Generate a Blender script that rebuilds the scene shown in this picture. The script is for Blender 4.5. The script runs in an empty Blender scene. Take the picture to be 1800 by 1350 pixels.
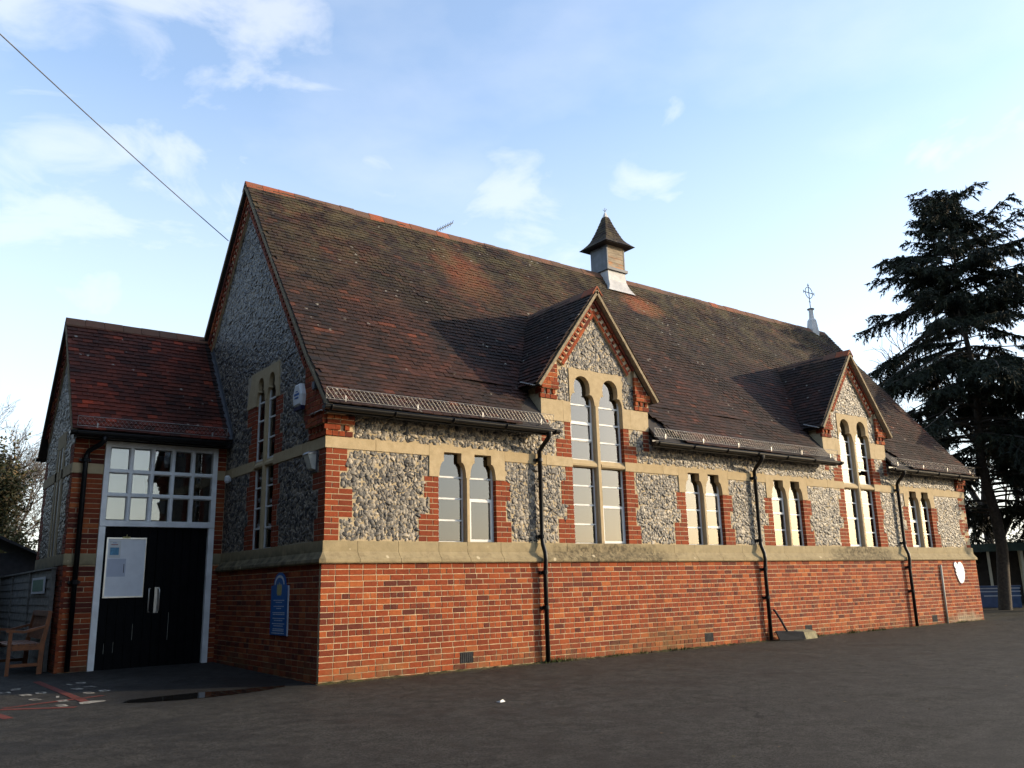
import bpy, bmesh, math, random
import numpy as np
from mathutils import Vector, Matrix
from mathutils.geometry import tessellate_polygon

random.seed(7); rng = np.random.default_rng(7)
R_ = math.radians
scn = bpy.context.scene
COL = scn.collection

# ------------------------------------------------------------------ camera
CAM = np.array([-4.9719, -10.9923, 1.2018])
FW = np.array([0.58450227, 0.7779334, 0.23060076])
RT = np.array([0.80271816, -0.59585401, -0.02452659])
UP = np.array([-0.11832433, -0.19944327, 0.97273929])
cam = bpy.data.cameras.new("camera"); camo = bpy.data.objects.new("camera", cam); COL.objects.link(camo)
camo.matrix_world = Matrix([[RT[i], UP[i], -FW[i], CAM[i]] for i in range(3)] + [[0, 0, 0, 1]])
cam.sensor_width = 36; cam.lens = 1494.35 / 1800 * 36; cam.clip_end = 3000; cam.clip_start = 0.05
scn.camera = camo

# ------------------------------------------------------------------ sky, sun, exposure
SUN_A, SUN_E = 60.0, 13.0                     # degrees from the wall's normal towards +x, elevation
sd = Vector((math.sin(R_(SUN_A)) * math.cos(R_(SUN_E)), -math.cos(R_(SUN_A)) * math.cos(R_(SUN_E)), math.sin(R_(SUN_E))))
sl = bpy.data.lights.new("sun", 'SUN'); so = bpy.data.objects.new("sun", sl); COL.objects.link(so)
sl.energy = 2.0; sl.angle = R_(0.55); sl.color = (1.0, 0.80, 0.54)
so.rotation_euler = sd.to_track_quat('Z', 'Y').to_euler(); so.location = (40, -25, 20)
wd = bpy.data.worlds.new("World"); scn.world = wd; wd.use_nodes = True
nt = wd.node_tree; nt.nodes.clear()
wo = nt.nodes.new('ShaderNodeOutputWorld'); bg = nt.nodes.new('ShaderNodeBackground')
sky = nt.nodes.new('ShaderNodeTexSky'); sky.sky_type = 'NISHITA'; sky.sun_disc = False
sky.sun_elevation = R_(SUN_E); sky.sun_rotation = math.atan2(sd.x, sd.y)
sky.air_density = 1.0; sky.dust_density = 1.5; sky.ozone_density = 2.6
tc = nt.nodes.new('ShaderNodeTexCoord'); mp = nt.nodes.new('ShaderNodeMapping')
mp.inputs['Scale'].default_value = (1.0, 1.0, 2.2); mp.inputs['Location'].default_value = (3.15, 0.7, 0.2)
ns = nt.nodes.new('ShaderNodeTexNoise'); ns.inputs['Scale'].default_value = 2.6; ns.inputs['Detail'].default_value = 7; ns.inputs['Roughness'].default_value = 0.52
rp = nt.nodes.new('ShaderNodeValToRGB'); rp.color_ramp.elements[0].position = 0.46; rp.color_ramp.elements[1].position = 0.80
rp.color_ramp.elements[0].color = (0.10, 0.10, 0.10, 1); rp.color_ramp.elements[1].color = (0.36, 0.36, 0.36, 1)
mx = nt.nodes.new('ShaderNodeMix'); mx.data_type = 'RGBA'
mx.inputs['B'].default_value = (3.2, 3.12, 3.02, 1)
bg.inputs['Strength'].default_value = 0.15
nt.links.new(tc.outputs['Generated'], mp.inputs['Vector']); nt.links.new(mp.outputs[0], ns.inputs['Vector'])
# loose cumulus banks (directions in the sky, degrees across) broken up by the noise, over a thin haze
BANKS = [(0.196, 0.911, 0.363, 9.5), (0.252, 0.884, 0.393, 5), (0.115, 0.907, 0.406, 7), (0.199, 0.802, 0.563, 8), (0.242, 0.812, 0.532, 3.2), (0.079, 0.843, 0.531, 7), (0.584, 0.704, 0.405, 5.5), (0.658, 0.63, 0.413, 4.2), (0.653, 0.564, 0.505, 2.6), (0.409, 0.797, 0.445, 2.2), (0.104, 0.945, 0.311, 9), (0.845, 0.337, 0.415, 6)]
def wnode(k, **kw):
    o = nt.nodes.new(k)
    for a, v in kw.items(): setattr(o, a, v)
    return o
def wmath(op, a, b, c=None):
    o = wnode('ShaderNodeMath', operation=op)
    for i, v in enumerate((a, b, c)):
        if v is None: continue
        if isinstance(v, (int, float)): o.inputs[i].default_value = v
        else: nt.links.new(v, o.inputs[i])
    return o.outputs[0]
acc = None
nz2 = nt.nodes.new('ShaderNodeTexNoise'); nz2.inputs['Scale'].default_value = 6.5; nz2.inputs['Detail'].default_value = 8; nz2.inputs['Roughness'].default_value = 0.56; nz2.inputs['Distortion'].default_value = 0.5; nt.links.new(mp.outputs[0], nz2.inputs['Vector'])
for (x, y, z, rad) in BANKS:
    dp = wnode('ShaderNodeVectorMath', operation='DOT_PRODUCT'); nt.links.new(tc.outputs['Generated'], dp.inputs[0]); dp.inputs[1].default_value = (x, y, z)
    ang = wmath('DIVIDE', wmath('ARCCOSINE', dp.outputs['Value'], 0.0), R_(rad))
    b = wmath('SUBTRACT', 1.0, ang); acc = b if acc is None else wmath('MAXIMUM', acc, b)
acc = wmath('MINIMUM', wmath('MAXIMUM', acc, -0.6), 0.6)
acc = wmath('ADD', nz2.outputs['Fac'], wmath('MULTIPLY', acc, 0.26))
mr = nt.nodes.new('ShaderNodeMapRange'); mr.interpolation_type = 'SMOOTHSTEP'; nt.links.new(acc, mr.inputs[0]); mr.inputs[1].default_value = 0.47; mr.inputs[2].default_value = 0.80; mr.inputs[3].default_value = 0.0; mr.inputs[4].default_value = 0.42
nt.links.new(ns.outputs['Fac'], rp.inputs['Fac'])
sp_ = wnode('ShaderNodeSeparateXYZ'); nt.links.new(tc.outputs['Generated'], sp_.inputs[0])
hz = nt.nodes.new('ShaderNodeMapRange'); nt.links.new(sp_.outputs[2], hz.inputs[0]); hz.inputs[1].default_value = 0.62; hz.inputs[2].default_value = 0.0; hz.inputs[3].default_value = 0.0; hz.inputs[4].default_value = 0.66
fac = wmath('MAXIMUM', wmath('MAXIMUM', mr.outputs[0], rp.outputs['Color']), hz.outputs[0])
nt.links.new(fac, mx.inputs['Factor'])
nt.links.new(sky.outputs[0], mx.inputs['A']); nt.links.new(mx.outputs['Result'], bg.inputs['Color']); nt.links.new(bg.outputs[0], wo.inputs[0])
scn.view_settings.view_transform = 'Standard'; scn.view_settings.look = 'None'
scn.view_settings.gamma = 1.0; scn.view_settings.use_curve_mapping = False
scn.view_settings.exposure = 1.6

# ------------------------------------------------------------------ materials
class NT:
    def __init__(s, name):
        s.m = bpy.data.materials.new(name); s.m.use_nodes = True; s.t = s.m.node_tree
        s.b = s.t.nodes['Principled BSDF']; s.out = s.t.nodes['Material Output']
    def n(s, k, **kw):
        o = s.t.nodes.new(k)
        for a, v in kw.items():
            if a in o.inputs: o.inputs[a].default_value = v
            else: setattr(o, a, v)
        return o
    def l(s, a, b): s.t.links.new(a, b)
    def pos(s): return s.n('ShaderNodeNewGeometry').outputs['Position']
    def noise(s, scale, detail=4, rough=0.55, vec=None, stretch=None):
        v = vec or s.pos()
        if stretch:
            mp = s.n('ShaderNodeMapping'); mp.inputs['Scale'].default_value = stretch; s.l(v, mp.inputs['Vector']); v = mp.outputs[0]
        o = s.n('ShaderNodeTexNoise', Scale=scale, Detail=detail, Roughness=rough); s.l(v, o.inputs['Vector']); return o.outputs['Fac']
    def ramp(s, fac, stops, interp='LINEAR'):
        o = s.n('ShaderNodeValToRGB'); cr = o.color_ramp; cr.interpolation = interp
        while len(cr.elements) < len(stops): cr.elements.new(0.5)
        for e, (p, c) in zip(cr.elements, stops):
            e.position = p; e.color = (c, c, c, 1) if isinstance(c, (int, float)) else (*c, 1)
        s.l(fac, o.inputs['Fac']); return o.outputs['Color']
    def mix(s, fac, a, b, blend='MIX'):
        o = s.n('ShaderNodeMix', data_type='RGBA', blend_type=blend)
        for v, k in ((fac, 'Factor'), (a, 'A'), (b, 'B')):
            if isinstance(v, (int, float)): o.inputs[k].default_value = v if k == 'Factor' else (v, v, v, 1)
            elif isinstance(v, tuple): o.inputs[k].default_value = (*v, 1)
            else: s.l(v, o.inputs[k])
        return o.outputs['Result']
    def math(s, op, a, b=0.0):
        o = s.n('ShaderNodeMath', operation=op)
        for i, v in enumerate((a, b)):
            if isinstance(v, (int, float)): o.inputs[i].default_value = v
            else: s.l(v, o.inputs[i])
        return o.outputs[0]
    def sep(s, v=None):
        o = s.n('ShaderNodeSeparateXYZ'); s.l(v or s.pos(), o.inputs[0]); return o.outputs
    def tone(s, mode, name='tone'):
        return s.n('ShaderNodeAttribute', attribute_type=mode, attribute_name=name).outputs['Fac']
    def maprange(s, v, a, b, c=0.0, d=1.0):
        o = s.n('ShaderNodeMapRange'); s.l(v, o.inputs[0])
        for i, k in enumerate((a, b, c, d)): o.inputs[1 + i].default_value = k
        return o.outputs[0]
    def blob(s, centre, radius, soft=0.6, warp=0.25):
        """soft-edged stain about a point (a patch with a shape of its own)"""
        d = s.n('ShaderNodeVectorMath', operation='SUBTRACT'); s.l(s.pos(), d.inputs[0]); d.inputs[1].default_value = centre
        q = s.n('ShaderNodeVectorMath', operation='DIVIDE'); s.l(d.outputs[0], q.inputs[0]); q.inputs[1].default_value = radius
        l = s.n('ShaderNodeVectorMath', operation='LENGTH'); s.l(q.outputs[0], l.inputs[0])
        w = s.math('ADD', l.outputs['Value'], s.math('MULTIPLY', s.math('SUBTRACT', s.noise(5, 5), 0.5), warp * 6))
        return s.maprange(w, 1.0, 1.0 - soft, 0, 1)
    def bump(s, h, strength=0.3, dist=0.01):
        o = s.n('ShaderNodeBump', Strength=strength, Distance=dist); s.l(h, o.inputs['Height']); s.l(o.outputs[0], s.b.inputs['Normal'])
    def done(s, col=None, rough=0.85, spec=None, metal=None):
        if col is not None:
            if isinstance(col, tuple): s.b.inputs['Base Color'].default_value = (*col, 1)
            else: s.l(col, s.b.inputs['Base Color'])
        if isinstance(rough, (int, float)): s.b.inputs['Roughness'].default_value = rough
        else: s.l(rough, s.b.inputs['Roughness'])
        if spec is not None: s.b.inputs['Specular IOR Level'].default_value = spec
        if metal is not None: s.b.inputs['Metallic'].default_value = metal
        return s.m

def plain(name, col, rough=0.6, var=0.15, scale=6.0, metal=0.0, spec=0.4, bump=0.0):
    m = NT(name); n = m.noise(scale, 5)
    c = m.mix(m.ramp(n, [(0.3, 0.0), (0.7, 1.0)]), tuple(x * (1 - var) for x in col), tuple(min(1, x * (1 + var)) for x in col))
    if bump: m.bump(m.noise(scale * 8, 4), bump, 0.004)
    return m.done(c, rough, spec, metal)

def brick_mat(mode):
    m = NT('brick_clay_' + mode.lower()); t = m.tone(mode)
    base = m.ramp(t, [(0.0, (0.105, 0.026, 0.017)), (0.15, (0.17, 0.036, 0.017)), (0.5, (0.265, 0.054, 0.018)), (0.8, (0.33, 0.077, 0.023)), (1.0, (0.40, 0.115, 0.034))])
    c = m.mix(m.ramp(m.noise(26, 5), [(0.3, 0.0), (0.75, 0.75)]), base, m.mix(1.0, base, (0.62, 0.55, 0.5), 'MULTIPLY'))
    c = m.mix(m.ramp(m.noise(90, 3), [(0.64, 0.0), (0.82, 0.3)]), c, (0.38, 0.16, 0.07))
    # lime bloom and scuffs
    sp = m.ramp(m.noise(7, 7, 0.7), [(0.66, 0.0), (0.72, 0.7)])
    c = m.mix(m.math('MULTIPLY', sp, 0.25), c, (0.52, 0.36, 0.25))
    c = m.mix(m.math('MULTIPLY', m.ramp(m.noise(1.3, 6, 0.65), [(0.48, 0.0), (0.7, 1.0)]), 0.45), c, m.mix(1.0, c, (0.62, 0.60, 0.62), 'MULTIPLY'))
    # algae and damp along the foot of the front wall, heaviest between the two pipes
    z = m.sep()[2]
    damp = m.math('MULTIPLY', m.maprange(z, 0.38, 0.02), m.ramp(m.noise(3.5, 6, 0.65), [(0.42, 0.0), (0.62, 1.0)]))
    c = m.mix(m.math('MULTIPLY', damp, 0.55), c, (0.15, 0.12, 0.055))
    c = m.mix(m.math('MULTIPLY', m.math('MULTIPLY', m.blob((6.6, -0.05, 0.15), (1.5, 1.0, 0.5), 0.8, 0.25), m.ramp(m.noise(9, 6, 0.7), [(0.35, 0.15), (0.65, 1.0)])), 0.7), c, (0.135, 0.078, 0.030))
    c = m.mix(m.math('MULTIPLY', m.blob((17.3, -0.05, 0.05), (0.9, 1.0, 0.28)), 0.7), c, (0.30, 0.25, 0.17))
    m.bump(m.noise(120, 4), 0.35, 0.004)
    return m.done(c, 0.9, 0.25)

def flint_mat(mode):
    m = NT('flint_' + mode.lower()); t = m.tone(mode); core = m.tone('GEOMETRY', 'core')
    rind = m.ramp(t, [(0.0, (0.20, 0.175, 0.142)), (0.4, (0.28, 0.242, 0.19)), (0.75, (0.37, 0.32, 0.24)), (1.0, (0.25, 0.185, 0.12))])
    dark = m.ramp(t, [(0.0, (0.026, 0.026, 0.028)), (0.35, (0.060, 0.057, 0.054)), (0.65, (0.14, 0.125, 0.105)), (0.88, (0.25, 0.22, 0.175)), (1.0, (0.36, 0.31, 0.235))])
    k = m.math('ADD', core, m.math('MULTIPLY', m.math('SUBTRACT', m.noise(34, 5, 0.7), 0.5), 1.6))
    c = m.mix(m.ramp(k, [(0.42, 0.0), (0.72, 1.0)]), rind, dark)
    c = m.mix(m.ramp(m.noise(75, 3), [(0.60, 0.0), (0.72, 0.45)]), c, (0.06, 0.056, 0.052))
    m.bump(m.noise(60, 4), 0.4, 0.008)
    return m.done(c, m.ramp(k, [(0.3, 0.85), (0.6, 0.5)]), 0.3)

def tile_mat(mode):
    m = NT('clay_tile_' + mode.lower()); t = m.tone(mode)
    base = m.ramp(t, [(0.0, (0.013, 0.0085, 0.0075)), (0.4, (0.027, 0.0145, 0.0115)), (0.75, (0.045, 0.0205, 0.014)), (1.0, (0.084, 0.031, 0.017))])
    big = m.noise(0.55, 5, 0.6)
    base = m.mix(m.ramp(big, [(0.46, 0.0), (0.64, 0.85)]), base, m.mix(1.0, base, (2.1, 1.35, 1.05), 'MULTIPLY'))
    base = m.mix(m.ramp(m.noise(1.7, 6, 0.7), [(0.44, 0.0), (0.66, 0.8)]), base, m.mix(1.0, base, (0.42, 0.45, 0.48), 'MULTIPLY'))
    # the porch's tiles are a newer, redder batch
    x, y, z = m.sep()[:3]
    porch = m.math('MULTIPLY', m.math('LESS_THAN', x, -0.14), m.math('GREATER_THAN', y, 3.5))
    base = m.mix(m.math('MULTIPLY', porch, 0.8), base, m.mix(1.0, base, (3.4, 1.55, 1.05), 'MULTIPLY'))
    # orange replacement patch below the ridge and beside the turret
    base = m.mix(m.math('MULTIPLY', m.blob((4.1, 2.7, 7.4), (0.8, 1.2, 1.2), 0.7, 0.2), 0.45), base, (0.30, 0.085, 0.030))
    base = m.mix(m.math('MULTIPLY', m.blob((9.5, 2.9, 7.75), (0.8, 0.6, 0.5), 0.5, 0.12), 0.65), base, (0.34, 0.10, 0.035))
    c = m.mix(m.ramp(m.noise(22, 5, 0.65), [(0.4, 0.0), (0.7, 0.6)]), base, m.mix(1.0, base, (0.45, 0.45, 0.45), 'MULTIPLY'))
    # olive moss thickest up by the ridge
    mo = m.math('MULTIPLY', m.maprange(z, 5.6, 8.3), m.ramp(m.noise(2.2, 7, 0.72), [(0.42, 0.0), (0.60, 0.9)]))
    c = m.mix(m.math('MULTIPLY', mo, 0.8), c, (0.088, 0.074, 0.033))
    # pale lichen spots
    vo = m.n('ShaderNodeTexVoronoi', Scale=4.6, Randomness=1.0); m.l(m.pos(), vo.inputs['Vector'])
    d = m.math('ADD', vo.outputs['Distance'], m.math('MULTIPLY', m.math('SUBTRACT', m.noise(30, 4), 0.5), 0.30))
    li = m.math('MULTIPLY', m.math('LESS_THAN', d, 0.115), m.ramp(m.noise(0.9, 4), [(0.50, 0.0), (0.58, 1.0)]))
    c = m.mix(m.math('MULTIPLY', li, 0.7), c, (0.34, 0.32, 0.27))
    li2 = m.ramp(m.noise(17, 3, 0.6), [(0.71, 0.0), (0.75, 0.45)])
    c = m.mix(li2, c, (0.22, 0.19, 0.14))
    m.bump(m.noise(70, 4), 0.4, 0.005)
    return m.done(c, 0.82, 0.3)

def stone_mat():
    m = NT('limestone_ashlar'); x, y, z = m.sep()[:3]
    t = m.tone('GEOMETRY')
    c = m.mix(t, (0.42, 0.322, 0.185), (0.48, 0.38, 0.235))
    c = m.mix(m.ramp(m.noise(9, 6, 0.65), [(0.38, 0.0), (0.68, 0.7)]), c, (0.34, 0.26, 0.145))
    c = m.mix(m.ramp(m.noise(45, 4), [(0.6, 0.0), (0.75, 0.5)]), c, (0.48, 0.43, 0.30))
    c = m.mix(m.math('MULTIPLY', m.math('LESS_THAN', z, 1.866), 0.8), c, m.mix(m.ramp(m.noise(7, 6, 0.6), [(0.3, 0.0), (0.7, 1.0)]), (0.225, 0.185, 0.105), (0.33, 0.27, 0.155)))
    # black lichen on the weathering below the tall windows, orange and white spots
    wz = m.math('MULTIPLY', m.maprange(z, 1.86, 1.66), m.maprange(z, 1.50, 1.58))
    for cx, w in ((5.25, 1.75), (13.1, 1.6)):
        k = m.math('MULTIPLY', m.blob((cx, -0.06, 1.66), (w, 0.5, 0.26), 0.35, 0.16), m.ramp(m.noise(16, 6, 0.7), [(0.36, 0.1), (0.6, 1.0)]))
        c = m.mix(m.math('MULTIPLY', k, 0.9), c, (0.055, 0.045, 0.028))
    gl = m.math('MULTIPLY', m.math('LESS_THAN', x, 0.0), m.math('MULTIPLY', wz, m.ramp(m.noise(6, 6), [(0.3, 0.2), (0.6, 0.95)])))
    c = m.mix(gl, c, (0.055, 0.050, 0.032))
    fo = m.math('MULTIPLY', m.math('MULTIPLY', wz, m.ramp(m.noise(11, 6, 0.7), [(0.46, 0.0), (0.68, 0.6)])), 1.0)
    c = m.mix(fo, c, (0.17, 0.13, 0.075))
    vo = m.n('ShaderNodeTexVoronoi', Scale=3.4); m.l(m.pos(), vo.inputs['Vector'])
    c = m.mix(m.math('MULTIPLY', m.math('MULTIPLY', m.math('LESS_THAN', m.math('ADD', vo.outputs['Distance'], m.math('MULTIPLY', m.noise(40, 3), 0.1)), 0.15), wz), 0.8), c, (0.56, 0.48, 0.32))
    m.bump(m.noise(55, 5), 0.3, 0.006)
    return m.done(c, 0.88, 0.2)

def mortar_mat(name, col, dirty=0.3):
    m = NT(name); c = m.mix(m.ramp(m.noise(14, 6, 0.65), [(0.3, 0.0), (0.75, 1.0)]), tuple(v * (1 - dirty) for v in col), col)
    z = m.sep()[2]
    damp = m.math('MULTIPLY', m.maprange(z, 0.34, 0.0), m.ramp(m.noise(4, 6, 0.65), [(0.36, 0.0), (0.6, 1.0)]))
    c = m.mix(m.math('MULTIPLY', damp, 0.75), c, (0.09, 0.075, 0.035))
    c = m.mix(m.math('MULTIPLY', m.blob((6.6, -0.05, 0.15), (1.5, 1.0, 0.5), 0.8, 0.25), 0.6), c, (0.17, 0.115, 0.05))
    m.bump(m.noise(90, 5), 0.5, 0.006); return m.done(c, 0.95, 0.15)

def asphalt_mat():
    m = NT('asphalt'); v = m.noise(150, 3, 0.6); big = m.noise(0.33, 5, 0.6); x, y, z = m.sep()[:3]
    c = m.mix(m.ramp(big, [(0.35, 0.0), (0.68, 1.0)]), (0.011, 0.0102, 0.0088), (0.021, 0.0195, 0.0168))
    for sc, lo, hi, col in ((55, 0.25, 0.95, (0.070, 0.066, 0.058)), (120, 0.40, 1.0, (0.125, 0.119, 0.106)), (24, 0.72, 1.0, (0.060, 0.056, 0.049))):      # stone chips, each its own grey
        vo = m.n('ShaderNodeTexVoronoi', Scale=sc); m.l(m.pos(), vo.inputs['Vector']); sx = m.n('ShaderNodeSeparateColor'); m.l(vo.outputs['Color'], sx.inputs[0])
        c = m.mix(m.ramp(sx.outputs[0], [(lo, 0.0), (hi, 0.8)]), c, col)
    c = m.mix(m.ramp(m.noise(5, 7, 0.7), [(0.42, 0.0), (0.66, 0.7)]), c, (0.010, 0.0092, 0.008))
    c = m.mix(m.ramp(m.noise(1.1, 6, 0.7), [(0.48, 0.0), (0.66, 0.65)]), c, (0.010, 0.0092, 0.008))
    vo = m.n('ShaderNodeTexVoronoi', feature='DISTANCE_TO_EDGE', Scale=0.22); wv = m.n('ShaderNodeVectorMath', operation='ADD'); nv = m.n('ShaderNodeTexNoise', Scale=1.6, Detail=6); m.l(m.pos(), nv.inputs['Vector']); m.l(m.pos(), wv.inputs[0]); m.l(nv.outputs['Color'], wv.inputs[1]); m.l(wv.outputs[0], vo.inputs['Vector'])
    crack = m.math('MULTIPLY', m.maprange(vo.outputs['Distance'], 0.006, 0.001), m.ramp(m.noise(0.5, 3), [(0.5, 0.0), (0.6, 0.8)]))
    c = m.mix(crack, c, (0.006, 0.006, 0.006))
    # tar-sealed joints and damp patch before the door
    wet = m.blob((-1.35, 0.75, 0.0), (1.75, 1.55, 1.0), 0.45, 0.16)
    c = m.mix(m.math('MULTIPLY', wet, 0.72), c, (0.012, 0.011, 0.010))
    foot = m.math('MULTIPLY', m.math('MULTIPLY', m.maprange(y, -0.45, -0.05), m.math('GREATER_THAN', x, 0.0)), m.ramp(m.noise(2.6, 6), [(0.35, 0.0), (0.65, 0.8)]))
    c = m.mix(foot, c, (0.045, 0.040, 0.022))
    m.bump(m.math('ADD', v, m.math('MULTIPLY', m.noise(320, 2), 0.7)), 1.0, 0.018)
    r = m.math('SUBTRACT', m.ramp(m.noise(1.1, 5), [(0.35, 0.82), (0.65, 0.66)]), m.math('MULTIPLY', wet, 0.3))
    return m.done(c, r, 0.25)

def glass_mat():
    m = NT('window_glass'); m.t.nodes.remove(m.b)
    tr = m.n('ShaderNodeBsdfTransparent'); tr.inputs[0].default_value = (0.93, 0.95, 0.93, 1)
    gl = m.n('ShaderNodeBsdfGlossy', Roughness=0.015); fr = m.n('ShaderNodeFresnel', IOR=2.25); mx = m.n('ShaderNodeMixShader')
    bp = m.n('ShaderNodeBump', Strength=0.012, Distance=0.02); m.l(m.noise(3.2, 2), bp.inputs['Height']); m.l(bp.outputs[0], gl.inputs['Normal'])
    m.l(fr.outputs[0], mx.inputs[0]); m.l(tr.outputs[0], mx.inputs[1]); m.l(gl.outputs[0], mx.inputs[2]); m.l(mx.outputs[0], m.out.inputs[0])
    return m.m

def leaf_mat(name, stops, rough=0.7, trans=0.0):
    m = NT(name); c = m.ramp(m.tone('GEOMETRY'), stops); return m.done(c, rough, 0.25)

M = dict(
    brick_o=brick_mat('OBJECT'), brick_g=brick_mat('GEOMETRY'), flint_o=flint_mat('OBJECT'), flint_g=flint_mat('GEOMETRY'),
    tile_o=tile_mat('OBJECT'), tile_g=tile_mat('GEOMETRY'), stone=stone_mat(),
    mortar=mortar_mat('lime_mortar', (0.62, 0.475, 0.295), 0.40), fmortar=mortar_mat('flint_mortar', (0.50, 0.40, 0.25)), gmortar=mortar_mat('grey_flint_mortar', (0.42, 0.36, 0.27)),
    verge=mortar_mat('verge_mortar', (0.36, 0.29, 0.19), 0.45), asphalt=asphalt_mat(), glass=glass_mat(),
    black=plain('black_gloss_paint', (0.005, 0.0053, 0.006), 0.42, 0.4, 9, spec=0.35), blackdoor=plain('black_door_paint', (0.0030, 0.0032, 0.0038), 0.7, 0.35, 5, spec=0.12),
    white=plain('white_paint', (0.66, 0.66, 0.63), 0.5, 0.10, 5), dirtywhite=plain('weathered_white_paint', (0.86, 0.85, 0.81), 0.6, 0.14, 4, bump=0.2),
    blind=plain('roller_blind', (0.80, 0.79, 0.74), 0.9, 0.07, 2), grey=plain('grey_blind', (0.68, 0.68, 0.64), 0.9, 0.08, 2), cream=plain('cream_curtain', (0.86, 0.81, 0.67), 0.9, 0.10, 3),
    lead=plain('lead_sheet', (0.46, 0.45, 0.43), 0.55, 0.18, 6, spec=0.4, bump=0.2), darklead=plain('dark_lead', (0.08, 0.085, 0.095), 0.5, 0.3, 7),
    cladding=None, galv=plain('galvanised_wire', (0.36, 0.345, 0.32), 0.45, 0.2, 20, metal=0.4), steel=plain('steel', (0.62, 0.62, 0.60), 0.3, 0.1, 10, metal=0.9),
    dark=plain('dark_soffit', (0.03, 0.025, 0.022), 0.85, 0.3, 6), room=plain('room_plaster', (0.30, 0.28, 0.24), 0.9, 0.1, 2),
    teak=plain('oiled_hardwood', (0.17, 0.058, 0.018), 0.6, 0.3, 12, bump=0.25), oldwood=plain('weathered_board', (0.19, 0.18, 0.155), 0.85, 0.35, 9, bump=0.4),
    felt=plain('roofing_felt', (0.018, 0.019, 0.022), 0.85, 0.3, 9, bump=0.3), bark=plain('bark', (0.040, 0.032, 0.025), 0.9, 0.45, 14, bump=0.8),
    greybark=plain('grey_bark', (0.10, 0.082, 0.066), 0.9, 0.35, 14, bump=0.6),
    blue=plain('blue_enamel', (0.015, 0.115, 0.36), 0.35, 0.12, 5), signwhite=plain('sign_white', (0.62, 0.66, 0.70), 0.5, 0.08, 9),
    gold=plain('sign_gold', (0.46, 0.40, 0.16), 0.5, 0.25, 40), green=plain('green_panel', (0.035, 0.17, 0.11), 0.5, 0.3, 25),
    alarm=plain('alarm_plastic', (0.70, 0.71, 0.70), 0.35, 0.05, 4), lampglass=plain('lamp_diffuser', (0.60, 0.60, 0.52), 0.25, 0.12, 12),
    redpaint=plain('red_line_paint', (0.20, 0.045, 0.035), 0.8, 0.4, 14, bump=0.3), whiteline=plain('white_line_paint', (0.50, 0.48, 0.42), 0.8, 0.3, 30, bump=0.3),
    shelterblue=plain('blue_plastic', (0.045, 0.085, 0.19), 0.4, 0.25, 4), palepost=plain('pale_post', (0.48, 0.46, 0.36), 0.7, 0.15, 5),
    greenroof=plain('dark_green_roof', (0.035, 0.070, 0.068), 0.5, 0.3, 4), concrete=plain('mossy_concrete', (0.21, 0.19, 0.11), 0.9, 0.3, 14, bump=0.5),
    needle=leaf_mat('needles', [(0.0, (0.007, 0.010, 0.006)), (0.5, (0.017, 0.023, 0.011)), (0.85, (0.034, 0.036, 0.016)), (1.0, (0.075, 0.055, 0.028))]),
    ivy=leaf_mat('ivy_leaf', [(0.0, (0.020, 0.030, 0.012)), (0.5, (0.060, 0.062, 0.022)), (0.8, (0.13, 0.095, 0.040)), (1.0, (0.19, 0.12, 0.055))]),
    grass=leaf_mat('grass_blade', [(0.0, (0.03, 0.05, 0.012)), (1.0, (0.09, 0.11, 0.03))]),
    ridge=None)
_m = NT('ridge_tile_clay'); _t = _m.tone('OBJECT')
_c = _m.ramp(_t, [(0.0, (0.105, 0.062, 0.045)), (0.45, (0.15, 0.070, 0.043)), (0.75, (0.20, 0.070, 0.036)), (1.0, (0.30, 0.075, 0.030))])
_c = _m.mix(_m.ramp(_m.noise(9, 6, 0.7), [(0.45, 0.0), (0.7, 0.65)]), _c, (0.13, 0.095, 0.055)); _m.bump(_m.noise(60, 4), 0.4, 0.006); M['ridge'] = _m.done(_c, 0.85, 0.25)
_m = NT('turret_cladding'); _z = _m.sep()[2]
_c = _m.mix(_m.ramp(_m.noise(5, 5, 0.6, stretch=(1, 1, 4)), [(0.35, 0.0), (0.65, 1.0)]), (0.20, 0.155, 0.105), (0.33, 0.27, 0.19))
_c = _m.mix(_m.math('MULTIPLY', _m.ramp(_m.noise(3.5, 5, 0.6, stretch=(1, 1, 5)), [(0.46, 0.0), (0.58, 0.85)]), _m.maprange(_z, 9.15, 8.9)), _c, (0.45, 0.19, 0.06)); M['cladding'] = _m.done(_c, 0.75, 0.3)
for _k, _col in (('redpaint', (0.17, 0.045, 0.036)), ('whiteline', (0.42, 0.40, 0.35))):
    _m = NT('worn_' + _k); _c = _m.mix(_m.ramp(_m.noise(34, 6, 0.75), [(0.46, 0.0), (0.70, 0.85)]), _col, (0.030, 0.027, 0.024)); _c = _m.mix(_m.ramp(_m.noise(4, 4), [(0.52, 0.0), (0.75, 0.6)]), _c, (0.026, 0.023, 0.020)); _m.bump(_m.noise(150, 3), .8, .012); M[_k] = _m.done(_c, .85, .2)
_m = NT('standing_water'); _m.bump(_m.noise(3, 2), 0.02, 0.01); M['water'] = _m.done((0.008, 0.008, 0.008), 0.03, 0.5)

# ------------------------------------------------------------------ mesh helpers
BASE = {}
def link(name, me, mat=None, parent=None):
    o = bpy.data.objects.new(name, me); COL.objects.link(o)
    if mat is not None and me is not None and not len(me.materials): me.materials.append(mat)
    if parent is not None:
        o.parent = parent
        if parent.name in BASE: o.matrix_parent_inverse = Matrix.Translation(-BASE[parent.name])
    return o
def tag(o, label, cat, group=None):
    o['label'] = label; o['category'] = cat
    if group: o['group'] = group
    return o
def thing(name, loc, label, cat, group=None):
    o = bpy.data.objects.new(name, None); COL.objects.link(o); o.location = loc; o.empty_display_size = 0.2
    BASE[o.name] = Vector(loc); return tag(o, label, cat, group)

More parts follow.
